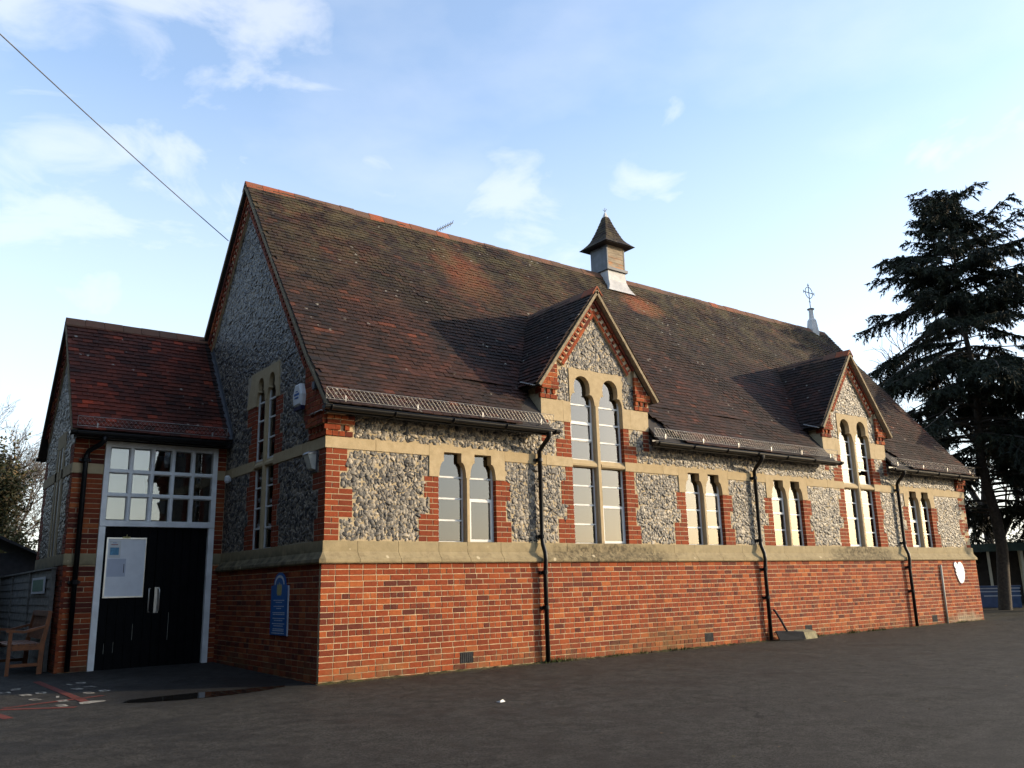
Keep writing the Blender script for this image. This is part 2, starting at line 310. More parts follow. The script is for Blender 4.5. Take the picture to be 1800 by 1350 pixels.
class MB:
    def __init__(s): s.v = []; s.f = []; s.t = []
    def add(s, verts, faces, tone=0.5):
        b = len(s.v); s.v += [tuple(p) for p in verts]; s.f += [tuple(b + i for i in f) for f in faces]; s.t += [tone] * len(verts); return s
    def box(s, a, b, tone=0.5):
        x0, y0, z0 = [min(a[i], b[i]) for i in range(3)]; x1, y1, z1 = [max(a[i], b[i]) for i in range(3)]
        return s.add([(x0, y0, z0), (x1, y0, z0), (x1, y1, z0), (x0, y1, z0), (x0, y0, z1), (x1, y0, z1), (x1, y1, z1), (x0, y1, z1)],
                     [(0, 3, 2, 1), (4, 5, 6, 7), (0, 1, 5, 4), (1, 2, 6, 5), (2, 3, 7, 6), (3, 0, 4, 7)], tone)
    def tube(s, pts, r, seg=8, caps=True, tone=0.5):
        pts = [Vector(p) for p in pts]; n = len(pts); rr = r if isinstance(r, (list, tuple)) else [r] * n
        ref = None; rings = []; b = len(s.v)
        for i, p in enumerate(pts):
            d = (pts[min(i + 1, n - 1)] - pts[max(i - 1, 0)]).normalized()
            if ref is None: ref = Vector((0, 0, 1)) if abs(d.z) < 0.9 else Vector((1, 0, 0))
            a = d.cross(ref).normalized(); c = a.cross(d).normalized(); ref = c
            for k in range(seg):
                t = 2 * math.pi * k / seg; s.v.append(tuple(p + (a * math.cos(t) + c * math.sin(t)) * rr[i])); s.t.append(tone)
        for i in range(n - 1):
            for k in range(seg):
                k2 = (k + 1) % seg; s.f.append((b + i * seg + k, b + i * seg + k2, b + (i + 1) * seg + k2, b + (i + 1) * seg + k))
        if caps: s.f.append(tuple(b + k for k in range(seg))[::-1]); s.f.append(tuple(b + (n - 1) * seg + k for k in range(seg)))
        return s
    def prism(s, poly, fr, n0, n1, holes=(), tone=0.5):
        """polygon (u,z) in a wall frame, extruded from depth n0 (front) to n1 (back)"""
        loops = [list(poly)] + [list(h) for h in holes]
        flat = [p for l in loops for p in l]
        tris = tessellate_polygon([[Vector((u, z, 0)) for u, z in l] for l in loops])
        N = len(flat); vs = [fr(u, z, n0) for u, z in flat] + [fr(u, z, n1) for u, z in flat]
        fs = [tuple(t) for t in tris] + [tuple(N + i for i in reversed(t)) for t in tris]
        b = 0
        for l in loops:
            for i in range(len(l)):
                j = (i + 1) % len(l); fs.append((b + i, b + j, N + b + j, N + b + i))
            b += len(l)
        return s.add(vs, fs, tone)
    def mesh(s, name, smooth=False):
        me = bpy.data.meshes.new(name); me.from_pydata(s.v, [], s.f); me.update()
        at = me.attributes.new('tone', 'FLOAT', 'POINT'); at.data.foreach_set('value', s.t)
        bm = bmesh.new(); bm.from_mesh(me); bmesh.ops.recalc_face_normals(bm, faces=bm.faces); bm.to_mesh(me); bm.free()
        if smooth: me.polygons.foreach_set('use_smooth', [True] * len(me.polygons))
        return me
    def build(s, name, mat, parent=None, smooth=False): return link(name, s.mesh(name, smooth), mat, parent)

def array_mesh(name, V, L, LS, LT, attrs, smooth=False):
    me = bpy.data.meshes.new(name); me.vertices.add(len(V)); me.vertices.foreach_set('co', np.asarray(V, np.float32).ravel())
    me.loops.add(len(L)); me.loops.foreach_set('vertex_index', np.asarray(L, np.int32))
    me.polygons.add(len(LS)); me.polygons.foreach_set('loop_start', np.asarray(LS, np.int32)); me.polygons.foreach_set('loop_total', np.asarray(LT, np.int32))
    me.polygons.foreach_set('use_smooth', np.full(len(LS), bool(smooth)))
    for k, a in attrs.items():
        at = me.attributes.new(k, 'FLOAT', 'POINT'); at.data.foreach_set('value', np.asarray(a, np.float32))
    me.update(calc_edges=True); me.validate(); return me
def quads_mesh(name, V, tone, n=4):
    N = len(V) // n; return array_mesh(name, V, np.arange(N * n), np.arange(N) * n, np.full(N, n), {'tone': tone})

class Variant:
    def __init__(s, verts, faces, core=None, smooth=False):
        s.v = np.array(verts, float); s.f = faces; s.core = np.array(core if core is not None else [0.5] * len(verts)); s.smooth = smooth
        s.L = np.array([i for f in faces for i in f]); s.LT = np.array([len(f) for f in faces]); s.LS = np.concatenate(([0], np.cumsum(s.LT)[:-1])); s.me = {}
    def mesh(s, name, mat):
        if name not in s.me:
            me = array_mesh(name, s.v, s.L, s.LS, s.LT, {'core': s.core}, s.smooth); me.materials.append(mat); s.me[name] = me
        return s.me[name]

class Pieces:
    """alike pieces of one thing: those showing largest become objects, the rest one mesh"""
    def __init__(s, name, mass, mo, mg, root, limit=300): s.name, s.mass, s.mo, s.mg, s.root, s.limit, s.p = name, mass, mo, mg, root, limit, []
    def add(s, var, Mx, tone, parent): s.p.append((var, np.asarray(Mx, float), tone, parent))
    def finish(s):
        def score(q):
            c = q[1] @ np.append(q[0].v.mean(0), 1); d = c[:3] - CAM; w = d @ FW
            if w < 0.5: return 1e9
            u, v = (d @ RT) / w * 1494.35, (d @ UP) / w * 1494.35
            pen = 0 if abs(u) < 890 and abs(v) < 665 else 50
            sz = np.linalg.norm(q[1][:3, 0]) * np.linalg.norm(q[1][:3, 2])
            return np.linalg.norm(d) / max(0.2, sz) ** 0.5 + pen + q[2] * 0.0 + (q[4] if len(q) > 4 else 0)
        order = sorted(range(len(s.p)), key=lambda i: score(s.p[i]))
        for i in order[:s.limit]:
            var, Mx, tone, parent = s.p[i]
            o = link(s.name, var.mesh(s.name, s.mo), None, parent); o.matrix_basis = Matrix(Mx.tolist()); o['tone'] = float(tone)
        rest = order[s.limit:]
        if not rest: return
        V, L, LS, LT, T, C = [], [], [], [], [], []; vb = lb = 0
        for i in rest:
            var, Mx, tone, _ = s.p[i]
            V.append(var.v @ Mx[:3, :3].T + Mx[:3, 3]); L.append(var.L + vb); LS.append(var.LS + lb); LT.append(var.LT)
            T.append(np.full(len(var.v), tone)); C.append(var.core); vb += len(var.v); lb += len(var.L)
        cat = np.concatenate
        me = array_mesh(s.mass, cat(V), cat(L), cat(LS), cat(LT), {'tone': cat(T), 'core': cat(C)}, s.p[rest[0]][0].smooth)
        o = link(s.mass, me, s.mg, s.root); o['kind'] = 'stuff'

# brick: unit length along u, unit height along z; local axes (u, n outward, z) with the outer face at n=0
def brick_variant(depth, seed, lu=1.0):
    r = random.Random(seed); j = lambda a: r.uniform(-a, a); cu, cz, cn = 0.016, 0.05, 0.0022
    v = [(0, -depth, 0), (1, -depth, 0), (1, -depth, 1), (0, -depth, 1)]
    v += [(0 + j(.008), -cn, 0 + j(.02)), (1 + j(.008), -cn, 0 + j(.02)), (1 + j(.008), -cn, 1 + j(.02)), (0 + j(.008), -cn, 1 + j(.02))]
    v += [(cu + j(.012), j(.0012), cz + j(.025)), (1 - cu + j(.012), j(.0012), cz + j(.025)), (1 - cu + j(.012), j(.0012), 1 - cz + j(.025)), (cu + j(.012), j(.0012), 1 - cz + j(.025))]
    f = [(8, 9, 10, 11)]
    for k in range(4):
        n = (k + 1) % 4; f += [(k, n, 4 + n, 4 + k), (4 + k, 4 + n, 8 + n, 8 + k)]
    return Variant(v, [tuple(reversed(q)) for q in f])
BR_T = [brick_variant(0.05, i) for i in range(10)]; BR_D = [brick_variant(0.17, 20 + i) for i in range(8)]
def tile_variant(seed):
    r = random.Random(seed); w, l, t = 1.0, 0.20, 0.0125; v = []; cam_ = 0.0016
    for (s, zz) in ((0, 0.0), (1, 0.0)):
        for yy in (0.0, l):
            for k in range(3):
                c = cam_ * (1 - (k - 1) ** 2) + (r.uniform(-.0008, .0012) if yy == 0 else 0)
                v.append(((k / 2.0) * 0.97 + 0.015 + (r.uniform(-.012, .012) if k != 1 else 0), yy + (r.uniform(-.006, .006) if yy == 0 else 0), (t if s else 0) + c))
    f = [(0, 1, 4, 3), (1, 2, 5, 4), (6, 9, 10, 7), (7, 10, 11, 8), (0, 6, 7, 1), (1, 7, 8, 2), (0, 3, 9, 6), (2, 8, 11, 5)]
    return Variant(v, f)
TILES = [tile_variant(i) for i in range(8)]
def flint_variant(seed):
    r = np.random.default_rng(seed); bm = bmesh.new(); bmesh.ops.create_icosphere(bm, subdivisions=2, radius=1.0)
    v = np.array([p.co for p in bm.verts]); f = [tuple(p.index for p in q.verts) for q in bm.faces]; bm.free()
    for _ in range(5):
        d = r.normal(size=3); d /= np.linalg.norm(d); v = v * (1 + 0.16 * np.sin(v @ d * r.uniform(1.5, 3.4) + r.uniform(0, 6)))[:, None]
    cut = r.uniform(0.30, 0.62); d = np.array([r.uniform(-.28, .28), 1, r.uniform(-.28, .28)]); d /= np.linalg.norm(d); h = v @ d
    core = np.clip((h - cut + 0.25) / 0.3, 0, 1); v = v - np.outer(np.clip(h - cut, 0, None) * 0.85, d)
    for _ in range(2):
        d2 = np.array([r.uniform(-1, 1), r.uniform(.2, .8), r.uniform(-1, 1)]); d2 /= np.linalg.norm(d2); h2 = v @ d2; c2 = r.uniform(.55, .8); v = v - np.outer(np.clip(h2 - c2, 0, None) * .9, d2)
    keep_back = v[:, 1] < -0.15
    v[keep_back, 1] = -0.15
    # drop the buried faces
    ff = [q for q in f if not all(keep_back[i] for i in q)]
    used = sorted({i for q in ff for i in q}); mp = {a: b for b, a in enumerate(used)}
    return Variant(v[used], [tuple(mp[i] for i in q) for q in ff], core[used], True)
FLINTS = [flint_variant(i) for i in range(12)]

# wall frames: (u, z, n) -> world, n positive going into the wall
def frame(o, u, inn):
    o, u, inn = np.array(o, float), np.array(u, float), np.array(inn, float)
    def fr(a, z, n=0.0): return tuple(o + u * a + inn * n + np.array((0, 0, z)))
    fr.o, fr.u, fr.i = o, u, inn; return fr
FRONT = frame((0, 0, 0), (1, 0, 0), (0, 1, 0)); GABLE = frame((0, 0, 0), (0, 1, 0), (1, 0, 0))
PX, PY0, PY1 = -2.48, 4.20, 7.0
PFRONT = frame((0, PY0, 0), (1, 0, 0), (0, 1, 0)); PGABLE = frame((PX, 0, 0), (0, 1, 0), (1, 0, 0))

def tone_brick(dark=0.0):
    t = random.gauss(0.50, 0.20)
    if random.random() < 0.18: t = random.uniform(0.0, 0.28)
    if random.random() < 0.08: t = random.uniform(0.85, 1.0)
    return min(1, max(0, t - dark))
JT = 0.0102
def put_brick(ps, fr, u0, u1, z0, z1, n, parent, deep=False, ang=0.0, dark=0.0):
    """brick filling (u0..u1, z0..z1) less half a joint all round, face standing at depth n (negative = proud)"""
    var = random.choice(BR_D if deep else BR_T); jn = n + random.uniform(-.002, .0015)
    uu, vv = fr.u, np.array((0, 0, 1.0)); ca, sa = math.cos(ang), math.sin(ang)
    U = uu * ca + vv * sa; Z = -uu * sa + vv * ca; o = np.array(fr(u0, z0, jn))
    o = o + U * JT / 2 + Z * JT / 2
    Mx = np.eye(4); Mx[:3, 0] = U * (u1 - u0 - JT); Mx[:3, 1] = -fr.i; Mx[:3, 2] = Z * (z1 - z0 - JT); Mx[:3, 3] = o
    ps.add(var, Mx, tone_brick(dark) if dark >= 0 else min(.8, max(.2, random.gauss(.42, .10))), parent)

CH = 0.0805; BAND0, BAND1, ZT, ZS = 3.152, 3.313, 1.863, 1.555
PLN = -0.05                                                        # plinth stands proud of the wall above

def course(ps, fr, a, b, z0, z1, n, parent, mode, deep_ends=(False, False), dark=0.0):
    """one course between a and b: stretchers, headers or a mix"""
    L = b - a; cuts = [a]
    while True:
        w = (0.212 if mode == 's' else 0.106 if mode == 'h' else random.choice((0.212, 0.106, 0.212))) * random.uniform(0.97, 1.03)
        if cuts[-1] + w > b - 0.05: break
        cuts.append(cuts[-1] + w)
    if b - cuts[-1] < 0.07 and len(cuts) > 1: cuts.pop()
    cuts.append(b)
    for i in range(len(cuts) - 1):
        put_brick(ps, fr, cuts[i], cuts[i + 1], z0, z1, n, parent, deep=(i == 0 and deep_ends[0]) or (i == len(cuts) - 2 and deep_ends[1]), dark=dark)

def plinth(ps, fr, a, b, z1, parent, zb=-0.1, n=PLN, skip=()):
    k = int(round((z1 - zb) / CH))
    for i in range(k):
        zt = z1 - i * CH; z0 = zt - CH
        segs = [(a, b)]
        for (s0, s1, sz0, sz1) in skip:
            if zt > sz0 + 0.02 and z0 < sz1 - 0.02:
                segs = [q for (p0, p1) in segs for q in ((p0, min(p1, s0)), (max(p0, s1), p1)) if q[1] - q[0] > 0.04]
        for (p0, p1) in segs:
            if i % 2: course(ps, fr, p0, p1, z0, zt, n, parent, 'h' if random.random() < 0.75 else 'm')
            else: course(ps, fr, p0, p1, z0, zt, n, parent, 's')

def quoin(ps, fr, edge, d, z0, pattern, parent, excl, n=-0.0005, deep=True, ch=CH):
    """toothed brick jamb: d=+1 grows to larger u; pattern = [(courses, width)] from the bottom"""
    z = z0; i = 0
    for cnt, w in pattern:
        a, b = (edge, edge + w) if d > 0 else (edge - w, edge)
        excl.append((a, b, z, z + cnt * ch))
        for _ in range(cnt):
            cut = 0.106 if i % 2 else 0.212
            at = edge + d * cut
            parts = [(a, b)] if cut >= w - 0.03 else ([(a, at), (at, b)] if d > 0 else [(a, at), (at, b)])
            for (p0, p1) in parts:
                put_brick(ps, fr, p0, p1, z, z + ch, n, parent, deep=deep and ((d > 0 and p0 == a) or (d < 0 and p1 == b)), dark=-1)
            z += ch; i += 1

def flints(ps, fr, inside, u0, u1, z0, z1, excl, parent, n=0.0, size=1.0, dk=1.0):
    z = z0 + 0.02
    while z < z1:
        h = random.uniform(0.056, 0.084) * size; u = u0 - random.random() * 0.05
        while u < u1:
            w = random.uniform(0.05, 0.120) * size; cu, cz = u + w / 2, z + h / 2 + random.uniform(-.014, .014); u += w * 0.88
            hw, hh = w * 0.30, h * 0.30
            if not inside(cu, cz, hw, hh): continue
            bad = False
            for (a, b, c, d) in excl:
                if cu + hw > a and cu - hw < b and cz + hh > c and cz - hh < d:
                    bad = True; break
            if bad: continue
            an = random.uniform(-0.7, 0.7); ca, sa = math.cos(an), math.sin(an); vv = np.array((0, 0, 1.0))
            U = fr.u * ca + vv * sa; Z = -fr.u * sa + vv * ca; s = random.uniform(0.94, 1.18)
            dep = random.uniform(0.011, 0.024)
            Mx = np.eye(4); Mx[:3, 0] = U * w * 0.70 * s; Mx[:3, 1] = -fr.i * dep; Mx[:3, 2] = Z * h * 0.74 * s; Mx[:3, 3] = fr(cu, cz, n + random.uniform(0.006, 0.012))
            ps.add(random.choice(FLINTS), Mx, random.random() ** 0.9 * dk, parent)
        z += h * 0.86
    for _ in range(int((u1 - u0) * (z1 - z0) * 120)):            # small spalls pressed into the joints
        cu, cz = random.uniform(u0, u1), random.uniform(z0, z1); w = random.uniform(.022, .045); hw = w * .4
        if not inside(cu, cz, hw, hw) or any(cu + hw > a and cu - hw < b and cz + hw > c and cz - hw < d for (a, b, c, d) in excl): continue
        an = random.uniform(-1.5, 1.5); ca, sa = math.cos(an), math.sin(an); vv = np.array((0, 0, 1.0)); U = fr.u * ca + vv * sa; Z = -fr.u * sa + vv * ca
        Mx = np.eye(4); Mx[:3, 0] = U * w * .6; Mx[:3, 1] = -fr.i * random.uniform(.008, .016); Mx[:3, 2] = Z * w * .45; Mx[:3, 3] = fr(cu, cz, n + .008)
        ps.add(random.choice(FLINTS), Mx, random.random() * dk, parent)

# ------------------------------------------------------------------ ground
def gz(x, y):
    f = 1.0 / (1.0 + max(0.0, math.hypot(x - 5, y) - 25) / 40.0)
    return (0.0025 * x + 0.0155 * y) * f
def ground():
    xs = sorted(set([-400, -200, -100, -60] + list(range(-40, 61, 4)) + [80, 120, 220, 420])); ys = sorted(set([-400, -200, -100, -60] + list(range(-40, 61, 4)) + [80, 120, 220, 420]))
    mb = MB(); v = [(x, y, gz(x, y)) for y in ys for x in xs]; n = len(xs)
    f = [(j * n + i, j * n + i + 1, (j + 1) * n + i + 1, (j + 1) * n + i) for j in range(len(ys) - 1) for i in range(n - 1)]
    mb.add(v, f); o = mb.build('ground', M['asphalt']); o['kind'] = 'structure'
ground()

# ------------------------------------------------------------------ main building
L = 18.15; DEP = 7.18; RY, RZ = 3.59, 8.60; WTOP = 3.86
D1, D2 = 5.16, 13.26; DHW = 1.28; DAPZ = 6.42; DSL = 1.345
hall = thing('school_hall', (0, 0, 0), 'long brick and flint school hall with steep tiled roof, two gabled dormers and ridge turret', 'building')
bricks = Pieces('brick', 'brickwork', M['brick_o'], M['brick_g'], hall, 300)
flint_p = Pieces('flint', 'flintwork', M['flint_o'], M['flint_g'], hall, 300)
tiles = Pieces('roof_tile', 'roof_tiling', M['tile_o'], M['tile_g'], hall, 300)

PAIRS = [(1.853, 2.909), (7.335, 8.395), (9.96, 11.02), (15.31, 16.37)]        # shouldered two-light windows
TALL = [(D1 - 0.62, D1 + 0.62), (D2 - 0.62, D2 + 0.62)]
def dz(c, u, off=0.0): return DAPZ - abs(u - c) * DSL - off
# backing of the front wall with real openings
outer = [(0.008, -0.3), (L, -0.3), (L, WTOP)]
for c in (D2, D1): outer += [(c + DHW, WTOP), (c + DHW, dz(c, c + DHW, .05)), (c, dz(c, c, .05)), (c - DHW, dz(c, c - DHW, .05)), (c - DHW, WTOP)]
outer += [(0.008, WTOP)]
holes = [[(a - .012, ZT - .1), (b + .012, ZT - .1), (b + .012, 3.24), (a - .012, 3.24)] for a, b in PAIRS] + [[(a - .012, ZT - .1), (b + .012, ZT - .1), (b + .012, 4.80), (a - .012, 4.80)] for a, b in TALL]
front = MB().prism(outer, FRONT, 0.004, 0.32, holes).build('front_wall', M['fmortar'], hall)
# gable wall backing: brick/flint end with steep roof
GSL = (RZ - 3.72) / (RY + 0.3)
def rz(y): return RZ - abs(RY - y) * 1.29
GW = (1.94, 2.80)
gout = [(0.33, -0.3), (DEP, -0.3), (DEP, rz(DEP) - .1), (RY, RZ - .12), (0.33, rz(0.33) - .1)]
gable = MB().prism(gout, GABLE, 0.004, 0.32, [[(GW[0] - .012, ZT - .1), (GW[1] + .012, ZT - .1), (GW[1] + .012, 4.72), (GW[0] - .012, 4.72)]])
gable.prism([(0.008, -0.3), (0.33, -0.3), (0.33, rz(0.33) - .1), (0.008, rz(0.008) - .1)], GABLE, 0.004, 0.0045 + 0.3)
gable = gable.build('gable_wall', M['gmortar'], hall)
mb = MB(); mb.prism([(0, -0.3), (DEP - .001, -0.3), (DEP - .001, rz(DEP) - .1), (RY, RZ - .12), (0.33, rz(.33) - .1), (0.33, WTOP), (0, WTOP)], frame((L - .3, 0, 0), (0, 1, 0), (1, 0, 0)), 0, 0.297)
mb.prism([(0.33, -0.3), (L - .31, -0.3), (L - .31, WTOP), (0.33, WTOP)], frame((0, DEP - .3, 0), (1, 0, 0), (0, 1, 0)), 0, 0.297)
mb.build('rear_wall', M['fmortar'], hall)
# floor and far lining of the room behind the windows
mb = MB().box((0.5, 3.2, 0.35), (L - .5, 3.3, 6.2)); mb.build('inner_wall', M['room'], hall)
# plinth backing
plf = MB().prism([(PLN + .006, -0.3), (L - PLN, -0.3), (L - PLN, ZS + .03), (PLN + .006, ZS + .03)], FRONT, PLN + .0042, 0.0).build('plinth_wall', M['mortar'], hall)
plg = MB().prism([(PLN + .0075, -0.3), (PY0, -0.3), (PY0, ZS + .03), (PLN + .0075, ZS + .03)], GABLE, PLN + .0042, -0.001).build('gable_plinth', M['mortar'], hall)
AIRB = [2.287, 7.641, 10.708, 15.76]
plinth(bricks, FRONT, PLN, L - PLN, ZS, plf, skip=[(u - .115, u + .115, ZS - 18 * CH, ZS - 16 * CH) for u in AIRB])
plinth(bricks, GABLE, PLN + .052, PY0, ZS, plg)
for u in AIRB:
    mb = MB().box(FRONT(u - .113, .108, PLN + .0005), FRONT(u + .113, .265, PLN + .03))
    for k in range(7): mb.box(FRONT(u - .105 + k * .034, .120, PLN - .004), FRONT(u - .09 + k * .034, .252, PLN + .0))
    mb.build('air_brick', M['felt'], hall)

# stone sill course, blocks with weathered profile, mitred at the corner
def stone_blocks(name, fr, cuts, prof, parent, mitre0=False, jitter=0.5):
    """prof = [(n, z)...] outline of the section; cuts along u"""
    for i in range(len(cuts) - 1):
        a, b = cuts[i] + 0.003, cuts[i + 1] - 0.003; N = len(prof); vs = []
        for q, u in enumerate((a, b)):
            for (n, z) in prof:
                vs.append(fr((n if (mitre0 and i == 0 and q == 0 and n < 0) else u if not (mitre0 and i == 0 and q == 0) else 0.0), z, n))
        fs = [tuple(range(N)), tuple(range(2 * N - 1, N - 1, -1))] + [(k, (k + 1) % N, N + (k + 1) % N, N + k) for k in range(N)]
        mb = MB().add(vs, fs, random.random()); mb.build(name, M['stone'], parent)
SILL = [(0.006, ZT), (-0.014, ZT), (-0.016, 1.715), (-0.062, 1.650), (-0.098, 1.615), (-0.104, 1.575), (-0.096, 1.558), (-0.062, 1.5565), (0.006, 1.60)]
def cutlist(a, b, w, skip=()):
    out = [a]
    while out[-1] + w * 1.5 < b: out.append(out[-1] + w * random.uniform(0.8, 1.2))
    return out + [b]
sc = MB().box(FRONT(0.3, 1.60, 0.02), FRONT(0.31, 1.61, 0.03)).build('sill_course', M['stone'], hall)
stone_blocks('stone_block', FRONT, cutlist(0, L + 0.06, 0.62), SILL, sc, True)
stone_blocks('stone_block', GABLE, cutlist(0, PY0, 0.7), SILL, sc, True)
bc = MB().box(FRONT(0.3, 3.2, 0.02), FRONT(0.31, 3.21, 0.03)).build('band_course', M['stone'], hall)
BAND = [(0.006, BAND1), (-0.013, BAND1), (-0.013, BAND0), (0.006, BAND0)]
LINT = [(a - 0.175, b + 0.185) for a, b in PAIRS]
u = 0.0; first = True; gaps = sorted(LINT + TALL)
for a, b in gaps + [(L + .012, None)]:
    stone_blocks('stone_block', FRONT, cutlist(u, a, 0.85), BAND, bc, first); first = False; u = b
stone_blocks('stone_block', GABLE, cutlist(0, GW[0], 0.9), BAND, bc, True); stone_blocks('stone_block', GABLE, cutlist(GW[1], PY0, 0.9), BAND, bc)

# ---------------- quoins and jambs on the front
ex = [(-1, L + 1, BAND0 - .006, BAND1 + .006)]
quoin(bricks, FRONT, -0.0, 1, ZT, [(4, .225), (5, .425), (3, .225), (4, .335)], front, ex)
quoin(bricks, FRONT, L, -1, ZT, [(4, .225), (5, .425), (3, .225), (4, .335)], front, ex)
for (a, b), (l0, l1) in zip(PAIRS, LINT):
    ex += [(l0, l1, 2.835, BAND1), (a, b, ZT, 3.2)]
    quoin(bricks, FRONT, a, -1, ZT, [(5, .355), (3, .165), (4, .26)], front, ex, ch=(2.838 - ZT) / 12)
    quoin(bricks, FRONT, b, 1, ZT, [(4, .30), (4, .20), (4, .29)], front, ex, ch=(2.838 - ZT) / 12)
for (a, b), c in zip(TALL, (D1, D2)):
    ex += [(a, b, ZT, 4.9), (c - DHW, c + DHW, 3.925, 4.295), (a - .02, b + .02, 4.2, 4.91)]
    quoin(bricks, FRONT, a, -1, ZT, [(5, .355), (3, .165), (5, .27), (3, .165)], front, ex, ch=(BAND0 - ZT) / 16)
    quoin(bricks, FRONT, b, 1, ZT, [(4, .32), (4, .22), (3, .29), (5, .225)], front, ex, ch=(BAND0 - ZT) / 16)
    uc = (3.93 - BAND1) / 8
    quoin(bricks, FRONT, a, -1, BAND1, [(4, .35), (4, .15)], front, ex, ch=uc); quoin(bricks, FRONT, b, 1, BAND1, [(4, .32), (4, .15)], front, ex, ch=uc)
    quoin(bricks, FRONT, c - DHW, 1, BAND1 + 3 * uc, [(5, .16)], front, ex, ch=uc); quoin(bricks, FRONT, c + DHW, -1, BAND1 + 3 * uc, [(5, .16)], front, ex, ch=uc)

def corbel(fr, a, b, z, parent, wide=True, lift=0.285, out=1.0, m0=0.0):
    """course, dentil course and double course stepping out under the eaves; also excludes flint"""
    n1, n2, n3 = -0.03 * out, -0.055 * out, -0.085 * out
    h = lift / 3.6
    course(bricks, fr, a, b, z, z + h, n1, parent, 'h')
    k = max(2, int(round((b - a) / 0.125))); w = (b - a) / k
    for i in range(k): put_brick(bricks, fr, a + i * w, a + i * w + w * 0.56, z + h, z + 2 * h, n2, parent, deep=True)
    course(bricks, fr, a, b, z + 2 * h, z + 2.8 * h, n3, parent, 's', (True, True)); course(bricks, fr, a, b, z + 2.8 * h, z + 3.6 * h, n3 - .004, parent, 'h', (True, True))
    MB().box(fr(a + .01, z + .01, 0.0), fr(b - .01, z + 3.55 * h, n1 + .008)).build('corbel_core', M['mortar'], parent)
    MB().box(fr(a + .012, z + 2.02 * h, 0.0), fr(b - .012, z + 3.57 * h, n3 + .007)).build('corbel_core', M['mortar'], parent)
    ex_t = (a, b, z, z + 3.6 * h); return ex_t
ex.append(corbel(FRONT, -0.03, 0.40, BAND1 + .004, front, lift=0.30)); ex.append(corbel(FRONT, L - 0.40, L + 0.03, BAND1 + .004, front, lift=0.30))
for c in (D1, D2):
    for s in (-1, 1):
        a, b = (c - DHW - .02, c - DHW + 0.355) if s < 0 else (c + DHW - .355, c + DHW + .02)
        ex.append(corbel(FRONT, a, b, 4.295, front, lift=0.30))
        # brick haunch between the corbel and the rake
        z = 4.598; i = 0
        while True:
            lim = abs(DAPZ - 0.10 - z - CH) / DSL
            x0, x1 = (c - min(DHW + .02, lim), b) if s < 0 else (a, c + min(DHW + .02, lim))
            if x1 - x0 < 0.06: break
            course(bricks, FRONT, x0, x1, z, z + CH, -0.06, front, 's' if i % 2 else 'h'); ex.append((x0, x1, z, z + CH)); z += CH; i += 1
        MB().prism([(c + s * (DHW + .01), 4.59), (c + s * (DHW - .345), 4.59), (c + s * (DHW - .345), dz(c, c + DHW - .345, .12)), (c + s * (DHW + .01), dz(c, c + DHW + .01, .12))], FRONT, -0.053, 0.0).build('haunch_core', M['mortar'], front)

def rake(fr, c, apex, slope, u_end, parent, n=-0.05, off=0.02, dent=0.125, side=1, start=0.0, core_mat='mortar'):
    """corbelled brick band following a gable's rake: outer course, dentils, inner course"""
    a = math.atan(slope); Lr = (u_end) / math.cos(a)
    ups = []
    for row, (o0, h, nn, step, gap) in enumerate(((off, 0.07, n - .035, 0.235, 0), (off + .075, 0.075, n - .018, dent, 0.45), (off + .155, 0.07, n, 0.235, 0))):
        t = 0.02 + (o0 + h) * slope * 0.62
        while t < Lr - start - 0.04:
            ln = min(step, Lr - start - t); bl = ln * (1 - gap)
            # position: apex going down the rake; local axes along rake
            if side > 0:
                U = (math.cos(a), -math.sin(a)); p0 = (c + U[0] * t - math.sin(a) * (o0 + h), apex + U[1] * t - math.cos(a) * (o0 + h)); ang = -a
            else:
                U = (-math.cos(a), -math.sin(a)); t2 = t + bl; p0 = (c + U[0] * t2 + math.sin(a) * (o0 + h), apex + U[1] * t2 - math.cos(a) * (o0 + h)); ang = a
            uu = p0[0]; put_brick(bricks, fr, uu, uu + bl, p0[1], p0[1] + h, nn, parent, deep=True, ang=ang, dark=0.05)
            t += step
    # mortar core behind
    ca, sa = math.cos(a), math.sin(a); e = off + .225
    def pt(t, o): return (c + side * (ca * t - sa * o), apex - sa * t - ca * o)
    t0 = e * sa / ca
    MB().prism([(c, apex - off / ca), pt(Lr - start, off), pt(Lr - start, e - .004), (c, apex - (e - .004) / ca)], fr, n + 0.006, 0.0).build('rake_core', M['mortar'], parent)
for c in (D1, D2):
    for s in (-1, 1): rake(FRONT, c, DAPZ - .06, DSL, DHW - 0.02, front, n=-0.045, side=s, start=0.50)

def rect_inside(outline):
    def f(u, z, hw, hh): return outline(u, z, hw, hh)
    return f
def front_in(u, z, hw, hh):
    if u - hw < 0 or u + hw > L: return False
    if z + hh < 3.80: return z - hh > ZT
    for c in (D1, D2):
        if abs(u - c) < DHW and z + hh < dz(c, abs(u - c) + hw + c, 0.06 + 0.235 / math.cos(math.atan(DSL))): return True
    return False
flints(flint_p, FRONT, front_in, 0, L, ZT, 6.2, ex, front, size=.68)

